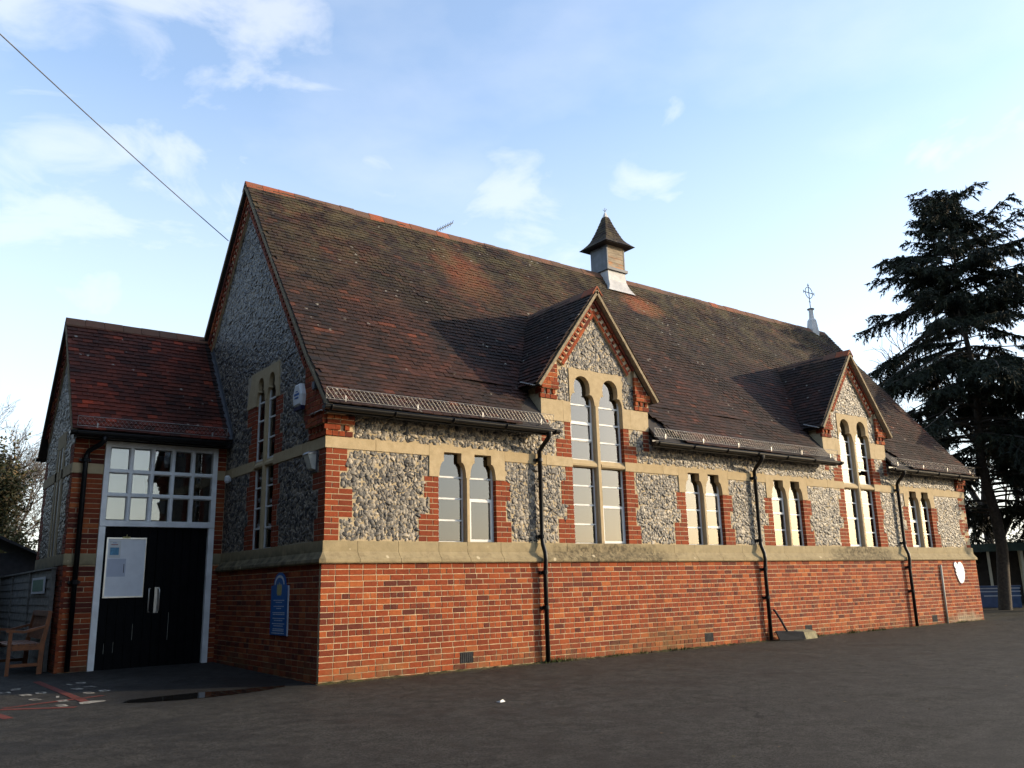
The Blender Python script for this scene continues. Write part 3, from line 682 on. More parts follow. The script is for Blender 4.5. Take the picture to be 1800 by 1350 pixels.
# ---------------- gable end: quoins, kneeler, rake, flint
gx = [(-1, PY0 + 1, BAND0 - .006, BAND1 + .006), (GW[0] - .15, GW[1] + .47, 4.245, 4.84), (GW[0], GW[1], ZT, 4.8)]
quoin(bricks, GABLE, 0.0, 1, ZT, [(4, .335), (5, .225), (3, .425), (4, .225)], gable, gx, deep=False)
quoin(bricks, GABLE, GW[0], -1, ZT, [(4, .30), (4, .20), (4, .29), (4, .2)], gable, gx, ch=(BAND0 - ZT) / 16)
quoin(bricks, GABLE, GW[1], 1, ZT, [(5, .33), (3, .2), (5, .3), (3, .2)], gable, gx, ch=(BAND0 - ZT) / 16)
uc = (4.245 - BAND1) / 12
quoin(bricks, GABLE, GW[0], -1, BAND1, [(4, .33), (4, .2), (4, .3)], gable, gx, ch=uc); quoin(bricks, GABLE, GW[1], 1, BAND1, [(4, .3), (4, .2), (4, .42)], gable, gx, ch=uc)
gx.append(corbel(GABLE, -0.06, 0.55, BAND1 + .004, gable, lift=0.30))
z = 3.62; i = 0
while z < 4.75:
    y1 = 0.66; y0 = max(-0.26, RY - (RZ - z - CH - 0.10) / 1.29)
    if y1 - y0 < 0.1: break
    course(bricks, GABLE, y0, y1, z, z + CH, -0.06, gable, 's' if i % 2 else 'h', (True, False)); gx.append((-1, y1, z, z + CH)); z += CH; i += 1
MB().prism([(-0.25, 3.615), (0.65, 3.615), (0.65, rz(0.65) - .12), (0.0, rz(0.0) - .12), (-0.25, 3.66)], GABLE, -0.053, 0.24).build('kneeler_core', M['mortar'], gable)
for s in (-1, 1): rake(GABLE, RY, RZ - .10, 1.29, RY + 0.0, gable, n=-0.045, side=s, start=0.9 if s < 0 else 0.2)
def gable_in(u, z, hw, hh):
    if u - hw < 0 or u + hw > DEP or z - hh < ZT: return False
    return z + hh < rz(abs(u - RY) + hw + RY) - 0.10 - 0.24 / math.cos(math.atan(1.29))
def gable_flint(u, z, hw, hh):
    if not gable_in(u, z, hw, hh): return False
    return not (u > PY0 + .05 and z < 3.9 + (u - PY0) * 1.37 - 0.3 and u < 5.6)
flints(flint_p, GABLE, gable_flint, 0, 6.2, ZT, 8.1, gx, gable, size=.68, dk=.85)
fw = MB().box(FRONT(L, 0, 0.02), FRONT(L + .01, .01, .03))

# ---------------- windows
def arc_shoulder(x0, x1, z0, z1, steps=5):
    """concave quarter curve from (x0,z0) up and in to (x1,z1)"""
    out = []
    for k in range(steps + 1):
        t = k / steps * math.pi / 2
        out.append((x0 + (x1 - x0) * (1 - math.cos(t)), z0 + (z1 - z0) * math.sin(t)))
    return out
def light_shoulder(a, b, top):
    s = 0.085
    L_ = arc_shoulder(a, a + s, 2.838, top - .14); R2 = [(a + b - x, z) for x, z in reversed(L_)]
    return L_ + [(a + s, top), (b - s, top)] + R2
def light_trefoil(a, b, z0, cusp, top):
    w = b - a; i = w * 0.17
    L_ = arc_shoulder(a, a + i, z0, cusp, 5); m = (a + b) / 2; hw = m - (a + i); zs = cusp + (top - cusp) * 0.38
    L_ = L_[:-1] + [(a + i + .012, cusp - .004), (a + i + .012, cusp + .01), (a + i, cusp + .03), (a + i, zs)]
    for k in range(1, 6):
        t = k / 5 * math.pi / 2; L_.append((a + i + hw * (1 - math.cos(t)) * 1.0, zs + (top - zs) * math.sin(t) ** 0.92))
    R2 = [(a + b - x, z) for x, z in reversed(L_[:-1])]
    return L_ + R2
GD = 0.092
def box_fr(mb, fr, u0, u1, z0, z1, n0, n1): mb.box(fr(u0, z0, n0), fr(u1, z1, n1)); return mb
def glazed_light(fr, win, a, b, z0, z1, bars, heads=None, casement=None, blind=None, GD=GD):
    bn = GD + .014 + random.uniform(0, .003)
    f = MB(); w = 0.028
    box_fr(f, fr, a - .01, a + w, z0, z1, GD - .012, GD + .03); box_fr(f, fr, b - w, b + .01, z0, z1, GD - .012, GD + .03); box_fr(f, fr, a + w, b - w, z0, z0 + .022, GD - .012, GD + .03)
    f.build('frame', M['white'], win)
    ed = [z0 + .022] + list(bars) + [z1]
    for q in bars: box_fr(MB(), fr, a + w, b - w, q - .0125, q + .0125, GD - .008, GD + .02).build('glazing_bar', M['white'], win)
    for i in range(len(ed) - 1):
        box_fr(MB(), fr, a + w - .002, b - w + .002, ed[i] + .007, ed[i + 1] - .007, GD + .004 + random.uniform(0, .002), GD + .009).build('pane', M['glass'], win)
    if casement:
        c0, c1 = casement; f = MB(); t = 0.034
        for (x0, x1, y0, y1) in ((a + w, a + w + t, c0, c1), (b - w - t, b - w, c0, c1), (a + w + t, b - w - t, c0, c0 + t), (a + w + t, b - w - t, c1 - t, c1)): box_fr(f, fr, x0, x1, y0, y1, GD - .022, GD - .002)
        f.build('casement', M['white'], win)
    if blind: box_fr(MB(), fr, a - .03, b + .034, blind[0], blind[1], bn, bn + .006).build('blind', M[blind[2]], win)
def mullion(fr, u0, u1, z0, z1, win, n0=-0.010, GD=GD):
    m = (u0 + u1) / 2; h = (u1 - u0) / 2; c = 0.022
    pr = [(m - h * .55, n0), (m + h * .55, n0), (m + h, n0 + c + .01), (m + h, GD + .06), (m - h, GD + .06), (m - h, n0 + c + .01)]
    N = len(pr); vs = [fr(u, z, n) for z in (z0, z1) for (u, n) in pr]
    MB().add(vs, [tuple(range(N)), tuple(range(N, 2 * N))] + [(k, (k + 1) % N, N + (k + 1) % N, N + k) for k in range(N)], 0.4).build('mullion', M['stone'], win)

def pair_window(a, b, l0, l1, idx):
    m = (a + b) / 2; mw = 0.038; top = 3.222
    n = MB(); p = [(l0, 2.838)] + light_shoulder(a, m - mw, top) + light_shoulder(m + mw, b, top) + [(l1, 2.838), (l1, BAND1), (l0, BAND1)]
    win = n.prism(p, FRONT, -0.0135, GD + .03, tone=random.random()).build('window', M['stone'], hall)
    mullion(FRONT, m - mw - .004, m + mw + .004, ZT - .02, 2.842, win)
    MB().add([FRONT(a, ZT + .004, GD + .02), FRONT(b, ZT + .004, GD + .02), FRONT(b, ZT - .06, -.0145), FRONT(a, ZT - .06, -.0145), FRONT(a, ZT - .1, GD + .02), FRONT(b, ZT - .1, GD + .02), FRONT(b, ZT - .1, -.0145), FRONT(a, ZT - .1, -.0145)],
             [(0, 1, 2, 3), (4, 5, 6, 7), (0, 1, 5, 4), (1, 2, 6, 5), (2, 3, 7, 6), (3, 0, 4, 7)], .5).build('sill', M['stone'], win)
    hs = [ZT + k * 0.33 for k in (1, 2, 3)]
    glazed_light(FRONT, win, a, m - mw, ZT - .01, top + .03, hs, casement=[None, None, (ZT + .66, ZT + .98), (ZT + .02, ZT + .64)][idx], blind=[(ZT, 3.3, 'blind'), (2.12, 3.3, 'grey'), (2.2, 3.3, 'blind'), (2.0, 3.3, 'grey')][idx])
    glazed_light(FRONT, win, m + mw, b, ZT - .01, top + .03, [ZT + .66, ZT + .99] if idx == 0 else hs, casement=[(ZT + .012, ZT + .655), (ZT + .33, ZT + .985), None, None][idx], blind=[(ZT, 3.3, 'blind'), (2.3, 3.3, 'grey'), (2.05, 3.3, 'grey'), (2.4, 3.3, 'blind')][idx])
    return win
for i, ((a, b), (l0, l1)) in enumerate(zip(PAIRS, LINT)): pair_window(a, b, l0, l1, i)

def tall_window(fr, a, b, c, wide0, wide1, idx, mw=0.055, head0=4.245, top=4.79, stone_top=4.905, step=None, GD=GD):
    m = (a + b) / 2
    spring = 4.28
    P = light_trefoil(a, m - mw, spring, spring + .19, top) + light_trefoil(m + mw, b, spring, spring + .19, top)
    if step:
        body = [(a - .0, step)] ; p = [(wide0, step), (a, step), (a, spring)] + light_trefoil(a, m - mw, spring, spring + .19, top)[1:] + light_trefoil(m + mw, b, spring, spring + .19, top) + [(b, step), (wide1, step), (wide1, 4.295), (b + .02, 4.295), (b + .02, stone_top), (a - .012, stone_top), (a - .012, 4.295), (wide0, 4.295)]
        p = [(wide0, step), (a, step)] + light_trefoil(a, m - mw, spring, spring + .19, top) + light_trefoil(m + mw, b, spring, spring + .19, top) + [(b, step), (wide1, step), (wide1, 4.292), (b + .02, 4.292), (b + .02, stone_top), (a - .012, stone_top), (a - .012, 4.292), (wide0, 4.292)]
    else:
        p = [(wide0, head0), (a, head0)] + P + [(b, head0), (wide1, head0), (wide1 - .2, stone_top), (wide0 + .05, stone_top)]
    win = MB().prism(p, fr, -0.0125, GD + .03, tone=random.random()).build('window', M['stone'], hall)
    if step:
        for s0, s1 in ((c - DHW, wide0), (wide1, c + DHW)): stone_blocks('stone_block', fr, [s0, s1], [(.006, 4.292), (-.012, 4.292), (-.012, step), (.006, step)], bc)
    mullion(fr, m - mw - .003, m + mw + .003, ZT - .02, spring + .02, win, GD=GD)
    for s0, s1 in ((a, m - mw), (m + mw, b)):
        pr = [(-.008, 3.19), (-.008, 3.225), (.045, 3.30), (GD + .03, 3.313), (GD + .03, 3.17), (.02, 3.17)]; N = len(pr)
        MB().add([fr(u, z, n) for u in (s0, s1) for (n, z) in pr], [tuple(range(N)), tuple(range(N, 2 * N))] + [(k, (k + 1) % N, N + (k + 1) % N, N + k) for k in range(N)], 0.2).build('transom', M['stone'], win)
        MB().add([fr(s0, ZT + .004, GD + .02), fr(s1, ZT + .004, GD + .02), fr(s1, ZT - .07, -.0145), fr(s0, ZT - .07, -.0145), fr(s0, ZT - .1, GD + .02), fr(s1, ZT - .1, GD + .02), fr(s1, ZT - .1, -.0145), fr(s0, ZT - .1, -.0145)],
                 [(0, 1, 2, 3), (4, 5, 6, 7), (0, 1, 5, 4), (1, 2, 6, 5), (2, 3, 7, 6), (3, 0, 4, 7)], .2).build('sill', M['stone'], win)
    lo = [ZT + .33, ZT + .66, ZT + .99]; hi = [3.64, 3.97, 4.28]
    for q, (s0, s1) in enumerate(((a, m - mw), (m + mw, b))):
        cs = None
        if idx == 0 and q == 1: cs = (ZT + .015, ZT + .65)
        if idx == 1 and q == 0: cs = (ZT + .015, ZT + .65)
        bl = {0: (ZT + (.0 if q == 0 else .12), 3.25, 'grey' if q else 'blind'), 1: (ZT + .35 * (1 - q), 3.25, 'grey'), 2: (2.4, 3.25, 'grey')}[idx]; bu = {0: (3.25, 4.9, 'cream'), 1: (3.25, 4.9, 'cream'), 2: (3.7, 4.9, 'grey')}[idx]
        glazed_light(fr, win, s0, s1, ZT - .01, 3.20, ([ZT + .65, ZT + .99] if cs else lo), casement=cs, blind=bl, GD=GD)
        glazed_light(fr, win, s0, s1, 3.295, top + .02, hi, casement=(3.64, 3.96) if idx == 0 and q == 0 else None, blind=bu, GD=GD)
    return win
tall_window(FRONT, *TALL[0], D1, TALL[0][0] - .17, TALL[0][1] + .2, 0, step=3.928)
tall_window(FRONT, *TALL[1], D2, TALL[1][0] - .17, TALL[1][1] + .2, 1, step=3.928)
tall_window(GABLE, *GW, None, GW[0] - .14, GW[1] + .45, 2, mw=0.05, stone_top=4.83, top=4.70, GD=0.045)

# ---------------- roofs
def slab(corners, t=0.05):
    """thin roof slab under the tiles: corners of the top plane, thickened downwards along its normal"""
    c = [Vector(p) for p in corners]; n = (c[1] - c[0]).cross(c[2] - c[0]).normalized()
    if n.z < 0: n = -n
    N = len(c); vs = [tuple(p - n * 0.004) for p in c] + [tuple(p - n * t) for p in c]
    return vs, [tuple(range(N)), tuple(range(2 * N - 1, N - 1, -1))] + [(k, (k + 1) % N, N + (k + 1) % N, N + k) for k in range(N)]
def tile_slope(ps, o, ux, up, nu, length, parent, keep=None, w=0.168, g=0.098, kick=None, tonefn=None, start=0.0):
    """o = eaves origin; ux unit along eaves, up unit up the slope"""
    o, ux, up = np.array(o, float), np.array(ux, float), np.array(up, float); n = np.cross(ux, up); n = n / np.linalg.norm(n)
    if n[2] < 0: n = -n
    rows = int(length / g) + 1; a = 0.152
    for r in range(rows):
        s = start + r * g - 0.01
        if r * g > length: break
        off = (w / 2 if r % 2 else 0) + random.uniform(-.008, .008); k = int(nu / w) + 1
        sag = random.uniform(-.003, .003)
        for i in range(-1, k + 1):
            u0 = i * w + off
            if u0 < -0.09 or u0 > nu - 0.075: continue
            u1 = min(u0 + w, nu); u0 = max(u0, 0.0)
            if u1 - u0 < 0.03: continue
            if keep and not keep((u0 + u1) / 2, s): continue
            lift = 0.043 + sag * .3 + random.uniform(-.0008, .0022) + (0.006 if random.random() < 0.015 else 0)
            y = up * math.cos(a) - n * math.sin(a) * 1.0; zn = n * math.cos(a) + up * math.sin(a)
            q = o + ux * u0 + up * (s + random.uniform(-.005, .005) - (.012 if random.random() < .012 else 0)) + n * (lift + .012 * math.sin(u0 * 1.1 + 1.3) * math.sin(s * 1.7) + .007 * math.sin(u0 * 2.9 + s * 2.1))
            # slight twist
            tw = random.uniform(-.02, .02); ux2 = ux * (u1 - u0) + n * tw * 0.1
            Mx = np.eye(4); Mx[:3, 0] = ux2; Mx[:3, 1] = y * max(.3, min(1.0, (length + .03 - s) / .2)); Mx[:3, 2] = zn; Mx[:3, 3] = q
            t = random.gauss(0.38, 0.19) + (0.35 if random.random() < 0.06 else 0)
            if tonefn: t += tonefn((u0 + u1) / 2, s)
            ps.add(random.choice(TILES), Mx, min(1, max(0, t)), parent)
XV0, XV1 = -0.13, L + 0.13; YE, ZE = -0.30, 3.70; YK = 0.42; ZK = rz(YK)
mb = MB()
for vs, fs in (slab([(XV0, YK, ZK), (XV1, YK, ZK), (XV1, RY, RZ), (XV0, RY, RZ)]), slab([(XV0, RY, RZ), (XV1, RY, RZ), (XV1, 2 * RY - YE, rz(YE) + .08), (XV0, 2 * RY - YE, rz(YE) + .08)])): mb.add(vs, fs)
dorm_edges = [(D1 - DHW, D1 + DHW), (D2 - DHW, D2 + DHW)]
xs = [XV0, D1 - DHW, D1 + DHW, D2 - DHW, D2 + DHW, XV1]
for k in (0, 2, 4): vs, fs = slab([(xs[k], YE, ZE), (xs[k + 1], YE, ZE), (xs[k + 1], YK, ZK), (xs[k], YK, ZK)]); mb.add(vs, fs)
roof = mb.build('roof', M['dark'], hall)
up1 = np.array((0, RY - YK, RZ - ZK)); len1 = np.linalg.norm(up1); up1 /= len1
up0 = np.array((0, YK - YE, ZK - ZE)); len0 = np.linalg.norm(up0); up0 /= len0
def keep_main(s_is_low):
    def f(u, s):
        x = XV0 + u
        z = (ZE + up0[2] * s) if s_is_low else (ZK + up1[2] * s)
        for c in (D1, D2):
            if s_is_low and abs(x - c) < DHW + .0: return False
            if abs(x - c) < (DAPZ + .1 - z) / DSL - 0.20: return False
        return True
    return f
tiles_m = tiles
tile_slope(tiles, (XV0, YE, ZE), (1, 0, 0), up0, XV1 - XV0, len0 - 0.02, roof, keep_main(True))
tile_slope(tiles, (XV0, YK, ZK), (1, 0, 0), up1, XV1 - XV0, len1 - 0.06, roof, keep_main(False))
# rear slope (seen only at the verge) and the short rear tiles
tile_slope(tiles, (XV1, 2 * RY - YK, ZK), (-1, 0, 0), np.array((0, -up1[1], up1[2])), 0.0, 0.0, roof)

def ridge_run(p0, p1, n, w, h, parent, tone=None, t=0.022):
    p0, p1 = Vector(p0), Vector(p1); d = (p1 - p0); l = d.length / n; d.normalize(); s = d.cross(Vector((0, 0, 1))).normalized()
    for i in range(n):
        a = p0 + d * (l * i + 0.004); b = p0 + d * (l * (i + 1) - 0.004); lift = random.uniform(-.006, .006); up = Vector((0, 0, 1)) * (lift)
        vs = []
        for q in (a, b):
            for (x, z) in ((-w, -h), (-w * .12, -0.005), (w * .12, -0.005), (w, -h), (w, -h - t * 1.4), (0, -t * 1.5), (-w, -h - t * 1.4)): vs.append(q + s * x + Vector((0, 0, z)) + up)
        N = 7; fs = [tuple(range(N)), tuple(range(2 * N - 1, N - 1, -1))] + [(k, (k + 1) % N, N + (k + 1) % N, N + k) for k in range(N)]
        o = MB().add(vs, fs).build('ridge_tile', M['ridge'], parent); o['tone'] = tone(i) if tone else min(1, max(0, random.gauss(0.42, 0.28)))
ridge_run((XV0 - .01, RY, RZ + .085), (8.78, RY, RZ + .085), 28, 0.125, 0.155, roof, tone=lambda i: {0: .85, 1: .95, 2: .9, 8: 1.0, 10: .95, 13: .9}.get(i, min(1, max(0, random.gauss(.3, .2)))))
ridge_run((9.40, RY, RZ + .085), (17.50, RY, RZ + .085), 26, 0.125, 0.155, roof); ridge_run((17.86, RY, RZ + .085), (XV1, RY, RZ + .085), 1, 0.125, 0.155, roof)
# verges: mortar-bedded undercloak
def verge(p0, p1, inward, parent, h=0.055, w=0.10, mat='verge'):
    p0, p1, q = Vector(p0), Vector(p1), Vector(inward); d = (p1 - p0).normalized(); n = d.cross(q).normalized()
    if n.z < 0: n = -n
    vs = [p + q * a + n * b for p in (p0, p1) for (a, b) in ((0, -.01), (w, -.01), (w, -h), (0, -h))]
    MB().add(vs, [(0, 1, 2, 3), (4, 5, 6, 7), (0, 1, 5, 4), (1, 2, 6, 5), (2, 3, 7, 6), (3, 0, 4, 7)]).build('verge', M[mat], parent)
for x, q in ((XV0 - .012, (1, 0, 0)), (XV1 + .012, (-1, 0, 0))):
    verge((x, YE, ZE + .02), (x, YK, ZK + .02), q, roof); verge((x, YK, ZK + .02), (x, RY, RZ + .02), q, roof); verge((x, 2 * RY - YE, rz(YE) + .10), (x, RY, RZ + .02), q, roof, mat='verge')
# soffit board and fascia under the eaves
for a, b in ((XV0 + .06, D1 - DHW), (D1 + DHW, D2 - DHW), (D2 + DHW, XV1 - .06)):
    MB().add([(a, YE + .06, 3.595), (b, YE + .06, 3.595), (b, 0.0, 3.79), (a, 0.0, 3.79), (a, YE + .06, 3.66), (b, YE + .06, 3.66), (b, 0.0, 3.85), (a, 0.0, 3.85)], [(0, 1, 2, 3), (4, 5, 6, 7), (0, 1, 5, 4), (2, 3, 7, 6), (0, 3, 7, 4), (1, 2, 6, 5)]).build('soffit', M['dark'], hall)

# dormer roofs
for di, c in enumerate((D1, D2)):
    yv = -0.16; yb = RY - (RZ - DAPZ) / 1.29; hw = DHW + .16; zl = DAPZ - hw * DSL
    mb = MB()
    for s in (-1, 1):
        y_low = RY - (RZ - zl) / 1.29
        vs, fs = slab([(c, yv, DAPZ), (c, yb + .1, DAPZ), (c + s * hw, max(y_low, .1) + .1, zl), (c + s * hw, yv, zl)], 0.045); mb.add(vs, fs)
    dr = mb.build('dormer_roof', M['dark'], hall)
    for s in (-1, 1):
        upv = np.array((-s * hw, 0, DAPZ - zl)); ln = np.linalg.norm(upv); upv /= ln
        def kp(u, q, s=s, upv=upv, zl=zl): z = zl + upv[2] * q; return yv + u < RY - (RZ - z) / 1.29 + 0.10
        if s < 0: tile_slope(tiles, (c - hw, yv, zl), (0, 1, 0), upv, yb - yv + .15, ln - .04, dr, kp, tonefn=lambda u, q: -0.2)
        else: tile_slope(tiles, (c + hw, yv, zl), (0, 1, 0), upv, yb - yv + .15, ln - .04, dr, kp)
        verge((c + s * hw, yv - .012, zl + .012), (c, yv - .012, DAPZ + .012), (0, 1, 0), dr, 0.06, 0.11)
        # cheek wall between dormer eaves and main roof
        x = c + s * (DHW - .002); y2 = RY - (RZ - dz(c, c + DHW)) / 1.29
        MB().prism([(0.322, 3.86), (0.322, dz(c, c + DHW, .06)), (max(.4, y2) + .3, dz(c, c + DHW, .06)), (0.45, 3.9)], frame((x, 0, 0), (0, 1, 0), (-s, 0, 0)), 0, .12).build('cheek', M['darklead'], dr)
    ridge_run((c, yv - .02, DAPZ + .075), (c, yb + .02, DAPZ + .075), 6, 0.115, 0.15, dr, tone=lambda i: [.95, .3, .15, .2, .1, .2][i])

# lead gutter-end pieces at dormer feet
for c in (D1, D2):
    x = c - DHW - .16; zz = 4.60
    MB().add([(x - .05, -.05, 4.50), (x + .05, -.08, 4.49), (x + .10, .3, 4.56), (x - .04, .3, 4.62), (x - .05, -.05, 4.48), (x + .05, -.08, 4.47), (x + .10, .3, 4.54), (x - .04, .3, 4.6)], [(0, 1, 2, 3), (4, 5, 6, 7), (0, 1, 5, 4), (1, 2, 6, 5), (2, 3, 7, 6), (3, 0, 4, 7)]).build('lead_apron', M['lead'], hall)

# ---------------- turret on the ridge
CX, CYY = 9.09, RY; h = 0.285
tur = MB().box((CX - h, CYY - h, 8.72), (CX + h, CYY + h, 9.44)).build('turret', M['cladding'], hall)
for k in range(5): MB().box((CX - h - .007, CYY - h - .007, 8.80 + k * .125), (CX + h + .007, CYY + h + .007, 8.80 + k * .125 + .113)).build('board', M['cladding'], tur)
for sx, sy in ((-1, -1), (1, -1), (-1, 1), (1, 1)): MB().box((CX + sx * (h - .02), CYY + sy * (h - .02), 8.78), (CX + sx * (h + .014), CYY + sy * (h + .014), 9.43)).build('corner_post', M['darklead'], tur)
MB().box((CX - h - .012, CYY - h + .016, 8.79), (CX - h - .008, CYY + h - .016, 9.43)).build('side_sheet', M['darklead'], tur)
MB().box((CX - h - .06, CYY - h - .06, 8.705), (CX + h + .06, CYY + h + .06, 8.775)).build('band', M['darklead'], tur)
# lead saddle flaring onto both slopes
vs = []
for (w, z, d) in ((h + .005, 8.71, h + .005), (h + .015, 8.45, h + .03), (h + .05, 8.28, h + .10), (h + .16, 8.12, 0.46)):
    vs += [(CX - w, CYY - d, z), (CX + w, CYY - d, z), (CX + w, CYY + d, z), (CX - w, CYY + d, z)]
vs2 = [(x, y, z) for x, y, z in vs]; fs = [(0, 1, 2, 3)] + [(4 * r + k, 4 * r + (k + 1) % 4, 4 * r + 4 + (k + 1) % 4, 4 * r + 4 + k) for r in range(3) for k in range(4)]
MB().add(vs2, fs).build('lead_saddle', M['lead'], tur)
prof = [(0.50, 9.375), (0.445, 9.42), (0.36, 9.50), (0.28, 9.62), (0.20, 9.82), (0.125, 10.03), (0.065, 10.22)]
cap = MB().box((CX - .47, CYY - .47, 9.368), (CX + .47, CYY + .47, 9.395)).build('turret_roof', M['dark'], tur)
tt = MB(); rows = 11
def pw(t):
    z = 9.385 + t * (10.24 - 9.385)
    for (w0, z0), (w1, z1) in zip(prof, prof[1:]):
        if z <= z1: return w0 + (w1 - w0) * (z - z0) / (z1 - z0), z
    return prof[-1][0], z
for r in range(rows):
    (w0, z0), (w1, z1) = pw(r / rows), pw((r + 1.0) / rows); w0 += 0.014; n = max(2, int(w0 * 2 / .13))
    for q in range(4):
        ca, sa = (1, 0, -1, 0)[q], (0, 1, 0, -1)[q]
        for i in range(n):
            a0, a1 = -w0 + 2 * w0 * i / n + .003, -w0 + 2 * w0 * (i + 1) / n - .003; b0, b1 = a0 * w1 / w0, a1 * w1 / w0
            P = lambda u, d, z: (CX + u * ca + d * sa, CYY + u * sa - d * ca, z); j = random.uniform(-.004, .004)
            tt.add([P(a0, w0 + j, z0), P(a1, w0 + j, z0), P(b1, w1, z1 + .012), P(b0, w1, z1 + .012), P(a0, w0 - .014, z0 - .004), P(a1, w0 - .014, z0 - .004)], [(0, 1, 2, 3), (0, 4, 5, 1), (4, 0, 3), (1, 5, 2)], max(0, random.gauss(.22, .12)))
o = tt.build('turret_shingles', M['tile_g'], tur); o['kind'] = 'stuff'
MB().add([(CX - .095, CYY - .095, 10.14), (CX + .095, CYY - .095, 10.14), (CX + .095, CYY + .095, 10.14), (CX - .095, CYY + .095, 10.14), (CX - .012, CYY - .012, 10.40), (CX + .012, CYY - .012, 10.40), (CX + .012, CYY + .012, 10.40), (CX - .012, CYY + .012, 10.40)],
         [(0, 1, 5, 4), (1, 2, 6, 5), (2, 3, 7, 6), (3, 0, 4, 7), (4, 5, 6, 7), (0, 3, 2, 1)]).build('lead_cap', M['lead'], tur)
mb = MB().tube([(CX, CYY, 10.36), (CX, CYY, 10.52)], .008, 5); mb.tube([(CX, CYY, 10.42), (CX + .05, CYY - .02, 10.50)], .006, 5); mb.tube([(CX, CYY, 10.42), (CX - .05, CYY + .02, 10.47)], .006, 5); mb.build('spike', M['darklead'], tur)

# ---------------- cross finial at the far end of the ridge
FX = 17.68
def lathe(prof, seg=8, cx=0, cy=0):
    mb = MB(); vs = [(cx + r * math.cos(2 * math.pi * (k + .5) / seg), cy + r * math.sin(2 * math.pi * (k + .5) / seg), z) for r, z in prof for k in range(seg)]
    fs = [(i * seg + k, i * seg + (k + 1) % seg, (i + 1) * seg + (k + 1) % seg, (i + 1) * seg + k) for i in range(len(prof) - 1) for k in range(seg)]
    return mb.add(vs, fs + [tuple(range(seg))[::-1], tuple((len(prof) - 1) * seg + k for k in range(seg))])
fin = lathe([(0.20, 8.42), (0.20, 8.60), (0.165, 8.86), (0.15, 8.95), (0.085, 9.03), (0.072, 9.24), (0.075, 9.30), (0.10, 9.32), (0.10, 9.35), (0.03, 9.38)], 6, FX, RY).build('ridge_finial', M['lead'], hall)
mb = MB().tube([(FX, RY, 9.35), (FX, RY, 10.18)], .014, 6)
rr = 0.185; zc = 9.88
mb.tube([(FX + rr * math.cos(t) , RY, zc + rr * math.sin(t)) for t in [2 * math.pi * k / 20 for k in range(21)]], .012, 5, False)
mb.tube([(FX - .28, RY, zc), (FX + .28, RY, zc)], .013, 5)
for sx in (-1, 1): mb.tube([(FX + sx * .27, RY, zc - .05), (FX + sx * .27, RY, zc + .05)], .011, 5)
mb.tube([(FX - .05, RY, 10.12), (FX + .05, RY, 10.12)], .01, 5); mb.tube([(FX - .05, RY, 9.58), (FX + .05, RY, 9.58)], .01, 5)
mb.tube([(FX + .1 * math.cos(t), RY + .1 * math.sin(t), 9.335) for t in [2 * math.pi * k / 12 for k in range(13)]], .016, 5, False)
mb.build('iron_cross', M['darklead'], fin)

# ---------------- gutters, downpipes, snow guards
def gutter(x0, x1, y, z, parent, r=0.058, mat='black'):
    mb = MB(); seg = 8; sec = [(y + r * math.cos(t), z + r * math.sin(t)) for t in [math.pi + math.pi * k / seg for k in range(seg + 1)]] + [(y + (r - .006) * math.cos(t), z + (r - .006) * math.sin(t)) for t in [2 * math.pi - math.pi * k / seg for k in range(seg + 1)]]
    N = len(sec); mb.add([(x, a, b) for x in (x0, x1) for a, b in sec], [(k, (k + 1) % N, N + (k + 1) % N, N + k) for k in range(N)])
    for x in (x0, x1 - .006): mb.add([(q, a, b) for q in (x, x + .006) for a, b in sec[:seg + 1]], [tuple(range(seg + 1)), tuple(range(seg + 1, 2 * seg + 2))] + [(k, k + 1, seg + 2 + k, seg + 1 + k) for k in range(seg)])
    mb.tube([(x0, y - r, z + .002), (x1, y - r, z + .002)], .007, 5)
    g = mb.build('gutter', M[mat], parent)
    n = max(2, int((x1 - x0) / 0.95))
    for k in range(n + 1):
        x = x0 + .1 + (x1 - x0 - .2) * k / n; MB().tube([(x, y + r * 1.13 * math.cos(t), z + r * 1.13 * math.sin(t)) for t in [math.pi * .98 + math.pi * q / 8 for q in range(9)]], .011, 5).build('gutter_clip', M[mat], g)
    return g
GY, GZ = -0.345, 3.675
for (a, b) in ((-0.20, 3.97), (6.20, 12.10), (14.12, 18.38)):
    gutter(a, b, GY, GZ, hall)
    MB().box((a + .05, YE + .03, 3.60), (b - .05, YE + .055, 3.72)).build('fascia', M['black'], hall)
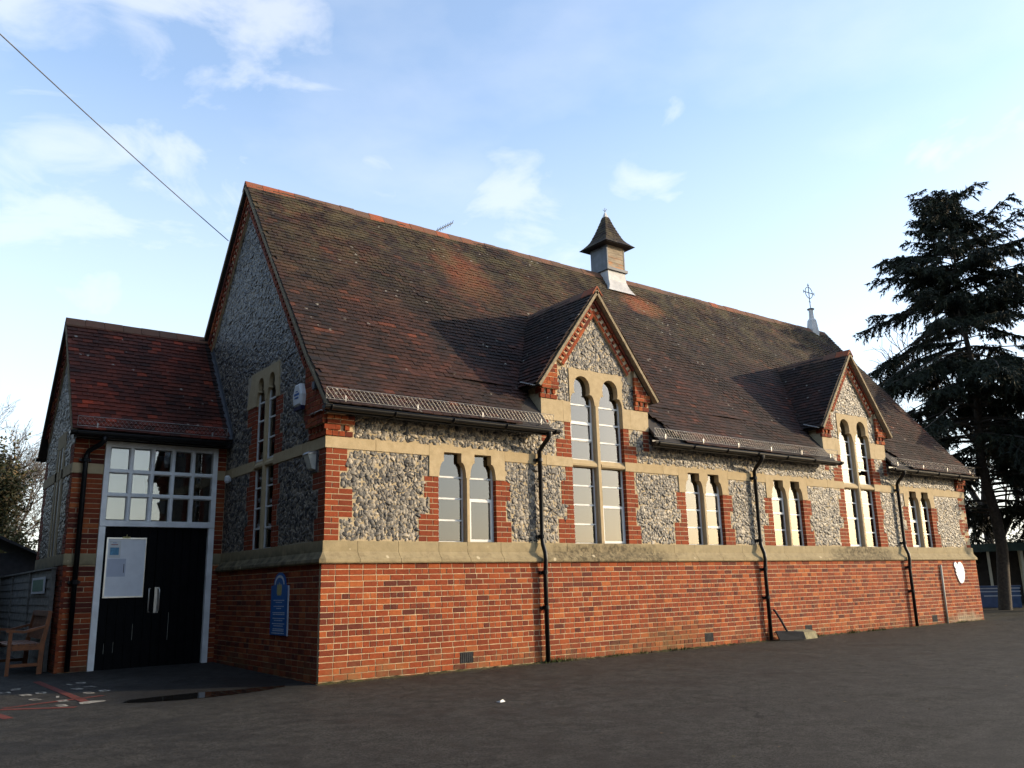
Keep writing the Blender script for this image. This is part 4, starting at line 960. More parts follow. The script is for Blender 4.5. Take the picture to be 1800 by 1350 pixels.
def snow_guard(x0, x1, y0, z0, h, tilt, parent, step=0.07, zslope=0.0):
    mb = MB(); r = .0012
    P = lambda x, t: (x, y0 + tilt * t, z0 + h * t)
    for t in (0.0, 1.0): mb.tube([P(x0, t), P(x1, t)], .0042, 4)
    for x in (x0, x1): mb.tube([P(x, 0), P(x, 1)], .004, 4)
    g = mb.build('snow_guard', M['galv'], parent); ms = MB(); n = int((x1 - x0) / step)
    for k in range(-2, n + 1):
        for s in (0, 1):
            xa = x0 + k * step; xb = xa + 2 * step; 
            if s: xa, xb = xb, xa
            ta, tb = 0.0, 1.0
            for lim, lo in ((x0, True), (x1, False)):
                pass
            def clip(xq, tq, xo, to):
                if xq < x0: tq = tq + (to - tq) * (x0 - xq) / (xo - xq); xq = x0
                if xq > x1: tq = tq + (to - tq) * (x1 - xq) / (xo - xq); xq = x1
                return xq, tq
            if max(xa, xb) <= x0 or min(xa, xb) >= x1: continue
            A = clip(xa, ta, xb, tb); B = clip(xb, tb, xa, ta); ms.tube([P(*A), P(*B)], r, 3, False)
    ms.build('wire_mesh', M['galv'], g)
    k = max(2, int((x1 - x0) / 0.85))
    for i in range(k):
        x = x0 + .3 + (x1 - x0 - .55) * i / max(1, k - 1); b = MB().box(P(x - .011, -.08), (x + .011, y0 + .012, z0 + h * .42)); b.box((x - .011, y0 + .012, z0 - .02), (x + .011, y0 + .16, z0 - .012)); b.build('bracket', M['galv'], g)
for (a, b) in ((-0.17, 3.87), (6.24, 11.98), (14.18, 18.25)): snow_guard(a, b, -0.335, 3.775, 0.155, -.02, hall)

def downpipe(x, ztop, parent, zb=0.0, fr_y=0.0, sgn=1, bend=0.0):
    yw = -0.075; yp = PLN - 0.075
    pts = [(x + bend, GY, GZ - .05), (x + bend, GY, GZ - .10), (x + bend * .9, GY + .05, GZ - .15), (x + bend * .25, yw - .05, GZ - .27), (x, yw, GZ - .33), (x, yw, ZT + .06), (x, yw - .01, ZT - .02), (x, -0.14, ZT - .16), (x, -0.15, ZT - .28), (x, yp - .01, ZS - .1), (x, yp, ZS - .2), (x, yp, zb + .02)]
    d = MB().tube(pts, .037, 10).build('downpipe', M['black'], parent, True)
    for z, y in ((BAND0 + .06, yw), (ZT + .10, yw), (ZS - .16, yp), (0.85, yp)):
        c = lathe([(.037, z - .03), (.05, z - .028), (.05, z + .028), (.037, z + .03)], 10, x, y); c.box((x - .085, y + .03, z - .022), (x + .085, y + .045 + .02, z + .022)); c.build('bracket', M['black'], d)
    lathe([(.045, GZ - .10), (.052, GZ - .06), (.052, GZ - .04)], 10, x + bend, GY).build('outlet', M['black'], d)
    return d
downpipe(3.765, 3.6, hall, gz(3.765, 0)); downpipe(9.36, 3.6, hall, gz(9.36, 0), bend=-.06); downpipe(14.78, 3.6, hall, gz(14.78, 0), bend=-.1)

# ------------------------------------------------------------------ porch wing
porch = thing('entrance_porch', (-1.24, 4.2, 0.06), 'brick and flint entrance porch with red tiled roof and tall gridded fanlight over black doors', 'porch')
pb = Pieces('brick', 'brickwork', M['brick_o'], M['brick_g'], porch, 300)
pf = Pieces('flint', 'flintwork', M['flint_o'], M['flint_g'], porch, 300)
pt_ = Pieces('roof_tile', 'roof_tiling', M['tile_o'], M['tile_g'], porch, 300)
PRY, PRZ = 5.60, 6.06; PEY, PEZ = 3.93, 3.80; PSL = (PRZ - PEZ) / (PRY - PEY); PG = gz(-1.2, 4.2)
def prz(y): return PRZ - abs(PRY - y) * PSL
DX0, DX1, DTOP = -2.015, -0.165, 3.72
pfr = MB().prism([(PX + .006, -.3), (DX0, -.3), (DX0, DTOP), (DX1, DTOP), (DX1, -.3), (0.0, -.3), (0.0, 3.95), (PX + .006, 3.95)], PFRONT, 0.006, 0.25).build('front_wall', M['mortar'], porch)
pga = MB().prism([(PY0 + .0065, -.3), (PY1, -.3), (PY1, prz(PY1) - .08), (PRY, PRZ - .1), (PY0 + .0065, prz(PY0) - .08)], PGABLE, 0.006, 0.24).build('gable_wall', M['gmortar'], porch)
MB().box((PX + .25, PY1 - .25, -.3), (0, PY1 - .003, 3.9)).build('rear_wall', M['mortar'], porch)
PS0, PS1 = 1.69, 1.863
def porch_courses(a, b, parent, fr, z_top, deep=(False, False)):
    z = 0.06 - CH; i = 0; stones = ((PS0, PS1), (BAND0, BAND1))
    while z < z_top - 0.02:
        z1 = z + CH
        hit = [s for s in stones if z1 > s[0] + .002 and z < s[1] - .002]
        if hit:
            s = hit[0]
            if z < s[0] - .02: course(pb, fr, a, b, z, s[0], 0.0, parent, 's' if i % 2 else 'm', deep)
            z = s[1]; i += 1; continue
        course(pb, fr, a, b, z, min(z1, z_top), 0.0, parent, 's' if i % 2 else 'm', deep); z = z1; i += 1
porch_courses(PX, DX0 - .0, pfr, PFRONT, 3.86, (False, True)); porch_courses(DX1 + .0, 0.0 - PLN * 0 - .004, pfr, PFRONT, 3.86, (True, False))
psc = MB().box(PFRONT(-2.3, 1.72, .1), PFRONT(-2.29, 1.73, .11)).build('stone_band', M['stone'], porch)
def pst(fr, a, b, z0, z1, m0=False, pr=-0.012):
    stone_blocks('stone_block', fr, [a, b], [(.006 + .1, z1), (pr, z1), (pr, z0), (.106, z0)], psc)
for z0, z1 in ((PS0, PS1), (BAND0, BAND1)):
    pst(PFRONT, PX - .012, DX0, z0, z1); pst(PFRONT, DX1, -.016, z0, z1); pst(PGABLE, PY0 + .11, PY0 + .9, z0, z1); pst(PGABLE, PY0 + .9, PY1, z0, z1)
# porch gable: narrow quoin, flint, a slit window with stone jambs, rake
pexcl = [(0, 9, PS0 - .004, PS1 + .004), (0, 9, BAND0 - .004, BAND1 + .004), (PY0, 9, -1, PS0)]
for zz, cnt in ((PS1, 16), (BAND1, 6)):
    quoin(pb, PGABLE, PY0, 1, zz, [(4, .3), (4, .2), (4, .3), (4, .2)][:max(1, cnt // 4)], pga, pexcl, n=0.0, deep=False); quoin(pb, PGABLE, PY1, -1, zz, [(4, .3), (4, .4), (4, .3), (4, .4)][:max(1, cnt // 4)], pga, pexcl, n=0.0, deep=False)
plinth(pb, PGABLE, PY0 + .0, PY1, PS0, pga, n=0.0)
sy0, sy1 = 5.15, 5.6
for a, b, c, d in ((sy0 - .16, sy0, PS1, 3.7), (sy1, sy1 + .16, PS1, 3.7), (sy0 - .16, sy1 + .16, 3.703, 3.95)):
    stone_blocks('stone_block', PGABLE, [a, b], [(.05, d), (-.012, d), (-.012, c), (.05, c)], psc); pexcl.append((a, b, c, d))
sw = MB().box(PGABLE(sy0, PS1, -.002), PGABLE(sy1, 3.70, .003)).build('slit_window', M['darklead'], porch); pexcl.append((sy0, sy1, PS1, 3.7))
MB().box(PGABLE(sy0 + .2, PS1, -.02), PGABLE(sy0 + .25, 3.70, -.003)).build('mullion', M['stone'], sw)
bricks_saved = bricks; bricks = pb
for s in (-1, 1): rake(PGABLE, PRY, PRZ - .08, PSL, 1.45, pga, n=-0.03, side=s, start=0.15)
bricks = bricks_saved
def pgin(u, z, hw, hh): return PY0 < u - hw and u + hw < PY1 and z - hh > PS1 and z + hh < prz(abs(u - PRY) + hw + PRY) - .10 - .24 / math.cos(math.atan(PSL))
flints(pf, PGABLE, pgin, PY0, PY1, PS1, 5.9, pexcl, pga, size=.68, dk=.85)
# porch roof
PXV = -2.585
mb = MB()
for vs, fs in (slab([(PXV, PEY, PEZ), (0.0, PEY, PEZ), (0.0, PRY, PRZ), (PXV, PRY, PRZ)]), slab([(PXV, PRY, PRZ), (0, PRY, PRZ), (0, 2 * PRY - PEY, PEZ), (PXV, 2 * PRY - PEY, PEZ)])): mb.add(vs, fs)
proof = mb.build('roof', M['dark'], porch)
upp = np.array((0, PRY - PEY, PRZ - PEZ)); lp = np.linalg.norm(upp); upp /= lp
tile_slope(pt_, (PXV, PEY, PEZ), (1, 0, 0), upp, -PXV - .05, lp - .05, proof)
tile_slope(pt_, (0.0, 2 * PRY - PEY, PEZ), (-1, 0, 0), np.array((0, -upp[1], upp[2])), -PXV, lp - .05, proof)
ridge_run((PXV - .01, PRY, PRZ + .085), (-.02, PRY, PRZ + .085), 8, .125, .155, proof, tone=lambda i: random.uniform(.35, .6))
verge((PXV - .012, PEY, PEZ + .02), (PXV - .012, PRY, PRZ + .02), (1, 0, 0), proof); verge((PXV - .012, 2 * PRY - PEY, PEZ + .02), (PXV - .012, PRY, PRZ + .02), (1, 0, 0), proof)
# lead flashing where the porch roof meets the hall
a = Vector((-.012, PEY - .02, PEZ + .05)); b = Vector((-.012, PRY - .2, prz(PRY - .2) + .05))
MB().add([a, b, b + Vector((0, 0, .13)), a + Vector((0, 0, .13)), a + Vector((.004, 0, 0)), b + Vector((.004, 0, 0)), b + Vector((.004, 0, .13)), a + Vector((.004, 0, .13)), a + Vector((-.09, 0, -.005)), b + Vector((-.09, 0, -.005))],
         [(0, 1, 2, 3), (4, 5, 6, 7), (3, 2, 6, 7), (0, 1, 9, 8), (0, 3, 7, 4), (1, 2, 6, 5)]).build('lead_flashing', M['darklead'], proof)
PGY, PGZ = PEY - .04, 3.775
gutter(-2.62, -.09, PGY, PGZ, porch); gutter(-2.62, -.6, 2 * PRY - PGY, PGZ, porch)
MB().box((-2.55, PEY + .03, 3.70), (-.01, PEY + .055, 3.82)).build('fascia', M['black'], porch); MB().box((-2.48, PEY + .06, 3.715), (-.02, PY0 + .02, 3.735)).build('soffit', M['dark'], porch)
snow_guard(-2.52, -.12, PGY + .01, PGZ + .10, .155, -.02, porch)
d = MB().tube([(-2.10, PGY, PGZ - .05), (-2.10, PGY, PGZ - .11), (-2.14, PGY + .04, PGZ - .17), (-2.28, PY0 - .09, PGZ - .27), (-2.31, PY0 - .075, PGZ - .36), (-2.31, PY0 - .075, 0.08)], .04, 10).build('downpipe', M['black'], porch, True)
for z in (3.36, 1.42): c = lathe([(.04, z - .035), (.056, z - .03), (.056, z + .03), (.04, z + .035)], 10, -2.31, PY0 - .075); c.box((-2.40, PY0 - .04, z - .02), (-2.22, PY0 - .004, z + .02)); c.build('bracket', M['black'], d)
# door frame, doors, fanlight
FB, FT = 2.302, 3.70; ny = lambda n: PY0 + n
df = MB(); w = .095

for q in (DX0, DX1 - w): MB().box((q, ny(-.03), .04), (q + w, ny(.09), FB)).build('door_jamb', M['dirtywhite'], porch)
fan = MB(); fx0, fx1 = DX0 + .0, DX1 - .0
fan.box((fx0, ny(-.035), FB + .004), (fx1, ny(.09), FB + .10)); fan.box((fx0, ny(-.035), FT - .09), (fx1, ny(.09), FT)); fan.box((fx0, ny(-.035), FB + .10), (fx0 + .08, ny(.09), FT - .09)); fan.box((fx1 - .08, ny(-.035), FB + .10), (fx1, ny(.09), FT - .09))
fan = fan.build('fanlight', M['dirtywhite'], porch)
nx, nz = 5, 3; ix0, ix1, iz0, iz1 = fx0 + .08, fx1 - .08, FB + .10, FT - .09; bw = .074; rowz = [iz0, iz0 + (iz1 - iz0) * .345, iz0 + (iz1 - iz0) * .67, iz1]
for k in range(1, nx):
    x = ix0 + (ix1 - ix0) * k / nx; pr = [(x - bw / 2, .05), (x - bw / 2, -.005), (x - bw * .28, -.03), (x + bw * .28, -.03), (x + bw / 2, -.005), (x + bw / 2, .05)]; N = 6
    MB().add([(p, ny(n), z) for z in (iz0, iz1) for p, n in pr], [tuple(range(N)), tuple(range(N, 2 * N))] + [(q, (q + 1) % N, N + (q + 1) % N, N + q) for q in range(N)]).build('glazing_bar', M['dirtywhite'], fan)
for k in range(1, nz):
    z = rowz[k]; pr = [(z - bw / 2, .048), (z - bw / 2, -.003), (z - bw * .28, -.028), (z + bw * .28, -.028), (z + bw / 2, -.003), (z + bw / 2, .048)]
    MB().add([(x, ny(n), p) for x in (ix0, ix1) for p, n in pr], [tuple(range(6)), tuple(range(6, 12))] + [(q, (q + 1) % 6, 6 + (q + 1) % 6, 6 + q) for q in range(6)]).build('glazing_bar', M['dirtywhite'], fan)
for k in range(nx):
    for j in range(nz):
        x0 = ix0 + (ix1 - ix0) * k / nx; x1 = ix0 + (ix1 - ix0) * (k + 1) / nx
        MB().box((x0 + .02, ny(.03), rowz[j] + .02), (x1 - .02, ny(.036), rowz[j + 1] - .02)).build('pane', M['glass'], fan)
# pale inner lining seen through the left-hand panes
MB().add([(ix0 - .05, ny(.30), FB), (-1.20, ny(.30), FB), (-1.30, ny(.30), 3.15), (-1.16, ny(.30), FT), (ix0 - .05, ny(.30), FT), (ix0 - .05, ny(.32), FB), (-1.20, ny(.32), FB), (-1.30, ny(.32), 3.15), (-1.16, ny(.32), FT), (ix0 - .05, ny(.32), FT)], [(0, 1, 2, 3, 4), (9, 8, 7, 6, 5), (0, 1, 6, 5), (1, 2, 7, 6), (2, 3, 8, 7), (3, 4, 9, 8), (4, 0, 5, 9)]).build('inner_blind', M['blind'], fan)
for side in (0, 1):
    x0, x1 = (DX0 + w + .004, -1.092) if side == 0 else (-1.088, DX1 - w - .004)
    door = MB().box((x0, ny(.045), .055), (x1, ny(.075), FB - .004)).build('door', M['blackdoor'], porch); n = 6
    for k in range(n):
        a = x0 + (x1 - x0) * k / n + .0025; b = x0 + (x1 - x0) * (k + 1) / n - .0025
        MB().add([(a, ny(.0445), .06), (b, ny(.0445), .06), (b, ny(.0445), FB - .01), (a, ny(.0445), FB - .01), (a + .004, ny(.03), .06), (b - .004, ny(.03), .06), (b - .004, ny(.03), FB - .01), (a + .004, ny(.03), FB - .01)], [(4, 5, 6, 7), (0, 1, 5, 4), (1, 2, 6, 5), (2, 3, 7, 6), (3, 0, 4, 7)]).build('plank', M['blackdoor'], door)
        if k in ((0, 1, 3) if side == 0 else (1,)):      # splits in the boards where pale wood shows
            z0 = random.uniform(.25, .5); MB().box((b - .012 + .001, ny(.0275), z0), (b - .008, ny(.0302), z0 + random.uniform(.15, .45))).build('split', M['palepost'], door)
    hx = -1.155 if side == 0 else -1.03
    MB().tube([(hx, ny(.03), 1.30), (hx - .02 * (1 - side * 2), ny(-.025), 1.285), (hx - .02 * (1 - side * 2), ny(-.03), 1.25), (hx - .02 * (1 - side * 2), ny(-.03), .98), (hx - .02 * (1 - side * 2), ny(-.025), .945), (hx, ny(.03), .925)], .011, 7).build('handle', M['steel'], door, True)
    if side: MB().box((hx - .045, ny(.022), .91), (hx + .03, ny(.0295), 1.32)).build('handle_plate', M['steel'], door)
    for z in (1.30, .925): lathe([(.022, z - .004), (.022, z + .004)], 8, hx, ny(.028)).build('handle_rose', M['steel'], door)
MB().box((DX0 + .02, ny(-.10), -.1), (DX1 - .02, ny(.2), .052)).build('door_step', M['concrete'], porch)
# low patched stone foot of the hall's gable beside the door
# notice board on the left-hand door
nb = thing('notice_board', (-1.56, 4.2, 1.15), 'white notice board in a silver frame with a blue poster, hung on a black door', 'notice board')
N0 = ny(.024); bx0, bx1, bz0, bz1 = -1.875, -1.262, 1.165, 2.125
MB().box((bx0, N0 - .012, bz0), (bx1, N0, bz1)).build('board', plain('whiteboard', (.78, .79, .80), .4, .05, 7), nb)
f = MB(); t = .022
for a, b, c, d in ((bx0, bx0 + t, bz0, bz1), (bx1 - t * .4, bx1, bz0, bz1), (bx0 + t, bx1 - t * .4, bz0, bz0 + t), (bx0 + t, bx1 - t * .4, bz1 - t, bz1)): f.box((a, N0 - .022, c), (b, N0 - .001, d))
f.build('frame', M['steel'], nb)
MB().box((-1.64, N0 - .03, 2.115), (-1.52, N0 - .012, 2.14)).tube([(-1.58, N0 - .03, 2.13), (-1.575, N0 - .028, 2.175)], .006, 5).build('clip', M['gold'], nb)
p = MB().box((-1.83, N0 - .0150, 1.80), (-1.655, N0 - .0135, 2.075)).build('poster', M['white'], nb)
MB().box((-1.815, N0 - .0165, 1.845), (-1.68, N0 - .0153, 1.965)).build('picture', M['blue'] if False else plain('poster_blue', (0.10, 0.28, 0.42), .5, .25, 30), p)
MB().box((-1.805, N0 - .0165, 2.005), (-1.70, N0 - .0153, 2.016)).build('heading', plain('heading_red', (.3, .05, .05), .6, .1, 9), p)
MB().box((-1.78, N0 - .0165, 2.035), (-1.72, N0 - .0153, 2.043)).build('heading', M['blue'], p)
MB().box((-1.84, N0 - .0142, 1.50), (-1.56, N0 - .0128, 1.785)).build('paper', plain('faded_paper', (.52, .55, .62), .7, .06, 5), nb)
MB().box((-1.592, N0 - .0152, 1.56), (-1.582, N0 - .0130, 1.70)).build('pen_mark', M['dark'], nb)

bricks.finish(); flint_p.finish(); tiles.finish(); pb.finish(); pf.finish(); pt_.finish()

# ------------------------------------------------------------------ things fixed to the walls
def gab(y, z, n): return (n, y, z)          # n negative = outwards from the gable (towards -x)
# blue school sign
X0 = PLN - .02
sg = thing('school_sign', (X0, 1.33, .58), 'tall blue sign with arched crest and lines of white lettering on the dark brick plinth', 'sign')
pl = [(1.01, .585), (1.645, .585), (1.645, 1.285), (1.58, 1.285)] + [(1.33 + .235 * math.cos(t), 1.285 + .19 * math.sin(t) ** .8) for t in [math.pi * k / 12 for k in range(1, 12)]] + [(1.075, 1.285), (1.01, 1.285)]
FS = frame((X0, 0, 0), (0, 1, 0), (1, 0, 0))
pl = [(1.01, .585), (1.645, .585), (1.645, 1.285), (1.56, 1.285)] + [(1.33 + .215 * math.cos(t), 1.30 + .17 * math.sin(t)) for t in [math.pi * k / 12 for k in range(0, 13)]] + [(1.10, 1.285), (1.01, 1.285)]
MB().prism(pl, FS, 0, .018).build('panel', M['blue'], sg)
MB().box((X0 - .002, 1.003, .58), (X0 + .02, 1.0095, 1.283)).build('edge', M['signwhite'], sg)
ar = MB(); q = [(1.33 + .185 * math.cos(t), 1.30 + .135 * math.sin(t)) for t in [math.pi * k / 10 for k in range(11)]]; qi = [(1.33 + .15 * math.cos(t), 1.30 + .10 * math.sin(t)) for t in [math.pi * k / 10 for k in range(10, -1, -1)]]
ar.prism(q + qi, FS, -.0022, -.0006).build('arch_lettering', M['signwhite'], sg)
ar = MB()
for (yy, zz, a, b) in ((1.27, 1.24, .03, .07), (1.33, 1.25, .022, .085), (1.39, 1.24, .03, .07), (1.33, 1.19, .09, .025), (1.33, 1.165, .075, .02)): ar.prism([(yy - a, zz - b), (yy + a, zz - b), (yy + a * .8, zz + b * .7), (yy + a * .1, zz + b), (yy - a, zz + b * .6)], FS, -.0024 - zz * .0002 - yy * .0001, -.0006)
ar.build('crest', M['gold'], sg)
for i, (z, l) in enumerate(((1.075, .40), (1.045, .22), (.99, .38), (.96, .18), (.90, .44), (.875, .44), (.82, .46), (.79, .30), (.745, .46), (.715, .34), (.672, .42), (.648, .42), (.612, .46))):
    y = 1.33 - l / 2; mb = MB()
    while y < 1.33 + l / 2:
        wd_ = random.uniform(.02, .07); mb.box((X0 - .0016, y, z - .006), (X0 - .0004, min(y + wd_, 1.33 + l / 2 + .01), z + .006)); y += wd_ + .012
    mb.build('lettering', M['signwhite'], sg)
# alarm box
al = thing('alarm_box', (-.07, .77, 3.85), 'white six-sided alarm box with dark blue base high beside the eaves', 'alarm box')
FA = frame((-.13, 0, 0), (0, 1, 0), (1, 0, 0))
hexo = [(.62, 3.86), (.90, 3.86), (.95, 4.02), (.86, 4.20), (.68, 4.20), (.60, 4.03)]; ctr = (.775, 4.03)
shr = [(ctr[0] + (a - ctr[0]) * .8, ctr[1] + (b - ctr[1]) * .85) for a, b in hexo]
vs = [FA(a, b, .068) for a, b in hexo] + [FA(a, b, .012) for a, b in hexo] + [FA(a, b, -.01) for a, b in shr]
MB().add(vs, [tuple(range(6)), tuple(range(17, 11, -1))] + [(k, (k + 1) % 6, 6 + (k + 1) % 6, 6 + k) for k in range(6)] + [(6 + k, 6 + (k + 1) % 6, 12 + (k + 1) % 6, 12 + k) for k in range(6)]).build('cover', M['alarm'], al)
MB().prism([(.63, 3.80), (.89, 3.80), (.90, 3.857), (.62, 3.857)], FA, .0, .065).build('base', plain('navy_plastic', (.012, .018, .06), .35, .1, 5), al)
mb = MB(); FA2 = frame((-.1425, 0, 0), (0, 1, 0), (1, 0, 0))
for (y0, y1, z0, z1) in ((.68, .86, 4.02, 4.055), (.70, .84, 3.975, 4.0), (.73, .81, 4.075, 4.09)): mb.box(FA2(y0, z0, 0), FA2(y1, z1, .002))
mb.build('lettering', M['blue'], al)
# wall lamp
lm = thing('wall_lamp', (-.02, .36, 2.9), 'bulkhead wall lamp with pale tapered glass on the gable corner', 'lamp')
FL = frame((0, 0, 0), (0, 1, 0), (1, 0, 0))
MB().add([FL(.27, 3.10, -.02), FL(.47, 3.10, -.02), FL(.47, 3.09, -.15), FL(.27, 3.09, -.15), FL(.27, 3.13, -.02), FL(.47, 3.13, -.02), FL(.45, 3.125, -.12), FL(.29, 3.125, -.12)], [(0, 1, 2, 3), (4, 5, 6, 7), (0, 1, 5, 4), (1, 2, 6, 5), (2, 3, 7, 6), (3, 0, 4, 7)]).build('hood', M['steel'], lm)
MB().add([FL(.29, 2.87, -.02), FL(.45, 2.87, -.02), FL(.44, 2.89, -.07), FL(.30, 2.89, -.07), FL(.275, 3.098, -.02), FL(.465, 3.098, -.02), FL(.46, 3.088, -.14), FL(.28, 3.088, -.14)], [(0, 1, 2, 3), (4, 5, 6, 7), (0, 1, 5, 4), (1, 2, 6, 5), (2, 3, 7, 6), (3, 0, 4, 7)]).build('diffuser', M['lampglass'], lm)
MB().box(FL(.26, 2.84, -.019), FL(.48, 3.14, -.004)).build('back_plate', M['darklead'], lm)
# small fittings on the kneeler
tag(MB().box(gab(.18, 4.02, -.12), gab(.27, 4.13, -.062)).build('junction_box', M['darklead']), 'small grey junction box on the kneeler bricks below the roof verge', 'junction box')
mb = MB().box(gab(-.02, 3.66, -.075), gab(.40, 3.69, -.065)); mb.box(gab(-.02, 3.66, -.11), gab(.40, 3.665, -.075)); tag(mb.build('mounting_rail', M['steel']), 'short galvanised mounting rail on the kneeler bricks under the alarm box', 'rail')
tag(lathe([(.03, 3.07), (.05, 3.10), (.05, 3.17), (.03, 3.20)], 8, -.07, 3.9).box((-.05, 3.88, 3.1), (-.012, 3.92, 3.16)).build('security_sensor', M['alarm']), 'small white sensor on the gable wall beside the porch', 'sensor')
# pale splash panel and white conduit at the far end of the front
FP = frame((0, PLN - .022, 0), (1, 0, 0), (0, 1, 0))
pts = [(17.00, 1.45), (17.05, 1.505), (17.12, 1.505), (17.17, 1.43), (17.23, 1.50), (17.34, 1.505), (17.43, 1.44), (17.48, 1.34), (17.49, 1.22), (17.45, 1.10), (17.38, 1.01), (17.28, .975), (17.19, 1.0), (17.13, 1.08), (17.09, 1.17), (17.05, 1.21), (17.08, 1.25), (17.04, 1.29), (17.07, 1.33), (17.02, 1.38)]
tag(MB().prism(pts, FP, 0, .018).build('wall_plaque', M['signwhite']), 'white rounded mitten-shaped panel fixed to the brick plinth at its far end', 'wall panel')
mb = MB().tube([(16.32, PLN - .03, 1.44), (16.29, PLN - .03, gz(16.3, 0))], .026, 8); tag(mb.build('white_conduit', M['palepost'], None, True), 'upright white conduit pipe against the brick plinth beside the mitten-shaped panel', 'pipe')
# snow shovel and concrete block at the foot of the wall
sh = thing('shovel', (9.75, -.28, .02), 'black scoop shovel with upright handle leaning on the brick plinth by a downpipe', 'shovel')
mb = MB(); F2 = [(9.46, -.18, .20), (10.03, -.40, .17), (10.06, -.42, .03), (9.50, -.22, .03)]
mb.add([Vector(p) for p in F2] + [Vector(p) + Vector((.03, .05, .012)) for p in F2], [(0, 1, 2, 3), (7, 6, 5, 4), (0, 1, 5, 4), (1, 2, 6, 5), (2, 3, 7, 6), (3, 0, 4, 7)])
mb.add([F2[0], F2[1], Vector(F2[1]) + Vector((.04, .10, -.02)), Vector(F2[0]) + Vector((.04, .10, -.02)), Vector(F2[0]) + Vector((0, 0, -.012)), Vector(F2[1]) + Vector((0, 0, -.012)), Vector(F2[1]) + Vector((.04, .10, -.032)), Vector(F2[0]) + Vector((.04, .10, -.032))], [(0, 1, 2, 3), (7, 6, 5, 4), (0, 1, 5, 4), (1, 2, 6, 5), (2, 3, 7, 6), (3, 0, 4, 7)])
mb.build('scoop', M['felt'], sh); MB().tube([(9.72, -.26, .16), (9.64, -.17, .42), (9.60, -.10, .57), (9.56, -.085, .61)], .022, 7).build('handle', M['felt'], sh, True)
tag(MB().add([(10.12, -.34, 0.0), (10.62, -.30, .01), (10.62, -.09, .02), (10.12, -.09, .02), (10.13, -.32, .15), (10.60, -.28, .16), (10.60, -.10, .19), (10.13, -.10, .19)], [(0, 3, 2, 1), (4, 5, 6, 7), (0, 1, 5, 4), (1, 2, 6, 5), (2, 3, 7, 6), (3, 0, 4, 7)]).build('concrete_block', M['concrete']), 'mossy concrete block at the foot of the brick wall beside the shovel', 'block')
tag(MB().tube([(4.2, 4.3, 8.62), (4.38, 4.25, 8.97), (4.87, 4.2, 9.30)], .012, 5).build('aerial_boom', M['darklead']), 'dark television aerial poking up behind the roof ridge', 'aerial')
ae = bpy.data.objects['aerial_boom']; ae.name = 'television_aerial'
for k in range(7):
    t = .15 + k * .13; p = Vector((4.38, 4.25, 8.97)).lerp(Vector((4.87, 4.2, 9.30)), t); MB().tube([p + Vector((-.02, -.11, .03)), p + Vector((.02, .11, -.03))], .006, 4).build('rod', M['darklead'], ae)
MB().tube([(4.2, 4.3, 7.6), (4.2, 4.3, 8.7)], .02, 6).build('mast', M['darklead'], ae)
# overhead wire to the gable
A = Vector((-.16, 4.30, 7.73)); B = Vector((-4.45, -.20, 7.82)); dd = (B - A)
pts = [A + dd * t + Vector((0, 0, -.10 * math.sin(min(1, t) * math.pi) * 0.3)) for t in [k / 8 for k in range(9)]] + [A + dd * t for t in (1.5, 2, 3, 4, 5)]
tag(MB().tube(pts, .0085, 5).build('overhead_cable', M['darklead']), 'thin dark overhead cable running from the gable verge up into the sky', 'cable')

# ------------------------------------------------------------------ yard: marks, puddle, litter, weeds
def flat(pts, z=.004): return [(x, y, gz(x, y) + z) for x, y in pts]
pd = [(-2.42, .02), (-2.2, -.12), (-1.75, -.23), (-1.2, -.20), (-.75, -.08), (-.42, .10), (-.40, .22), (-.75, .26), (-1.05, .20), (-1.4, .30), (-1.9, .28), (-2.3, .22)]
mb = MB(); v = flat(pd, .005); mb.add(v, [tuple(range(len(v)))]); pud = mb.build('puddle', M['water']); pud['kind'] = 'structure'
def stripe(a, b, w): 
    a, b = Vector((*a, 0)), Vector((*b, 0)); d = (b - a).normalized(); s = Vector((-d.y, d.x, 0)) * w / 2
    return [(p.x, p.y) for p in (a + s, b + s, b - s, a - s)]
mk = thing('playground_marking', (-3.0, 1.0, gz(-3, 1)), 'worn red lines and small white numerals painted on the asphalt before the porch', 'ground marking')
for a, b in (((-2.85, 3.2), (-2.72, .35)), ((-3.55, .55), (-2.45, .9)), ((-3.78, .75), (-3.60, -.35)), ((-3.6, .45), (-2.9, .05))):
    MB().add(flat(stripe(a, b, .10)), [(0, 1, 2, 3)]).build('red_line', M['redpaint'], mk)
def digit(ch, x, y, s, rot):
    seg = {'0': 'abcdef', '1': 'bc', '2': 'abged', '3': 'abgcd', '4': 'fgbc', '5': 'afgcd', '6': 'afgedc', '7': 'abc', '8': 'abcdefg', '9': 'abfgcd'}[ch]
    P = {'a': ((0, 2), (1, 2)), 'b': ((1, 2), (1, 1)), 'c': ((1, 1), (1, 0)), 'd': ((0, 0), (1, 0)), 'e': ((0, 1), (0, 0)), 'f': ((0, 2), (0, 1)), 'g': ((0, 1), (1, 1))}
    mb = MB(); ca, sa = math.cos(rot), math.sin(rot)
    for k, c in enumerate(seg):
        q = [(x + (u * ca - v * sa) * s, y + (u * sa + v * ca) * s) for u, v in P[c]]; mb.add(flat(stripe(q[0], q[1], .035), .0045 + k * .0004), [(0, 1, 2, 3)])
    mb.build('numeral', M['whiteline'], mk)
for i, (x, y) in enumerate(((-2.62, 2.35), (-2.45, 2.45), (-2.60, 1.75), (-2.42, 1.85), (-2.58, 1.2), (-2.38, 1.3), (-3.25, 2.3), (-3.4, 2.0), (-3.22, 1.55), (-3.05, 1.65), (-3.2, 1.0), (-3.0, 1.1), (-2.95, .62), (-3.05, .2), (-2.80, .25))):
    digit('193756248051236'[i], x, y, .085, random.uniform(-.3, .3))
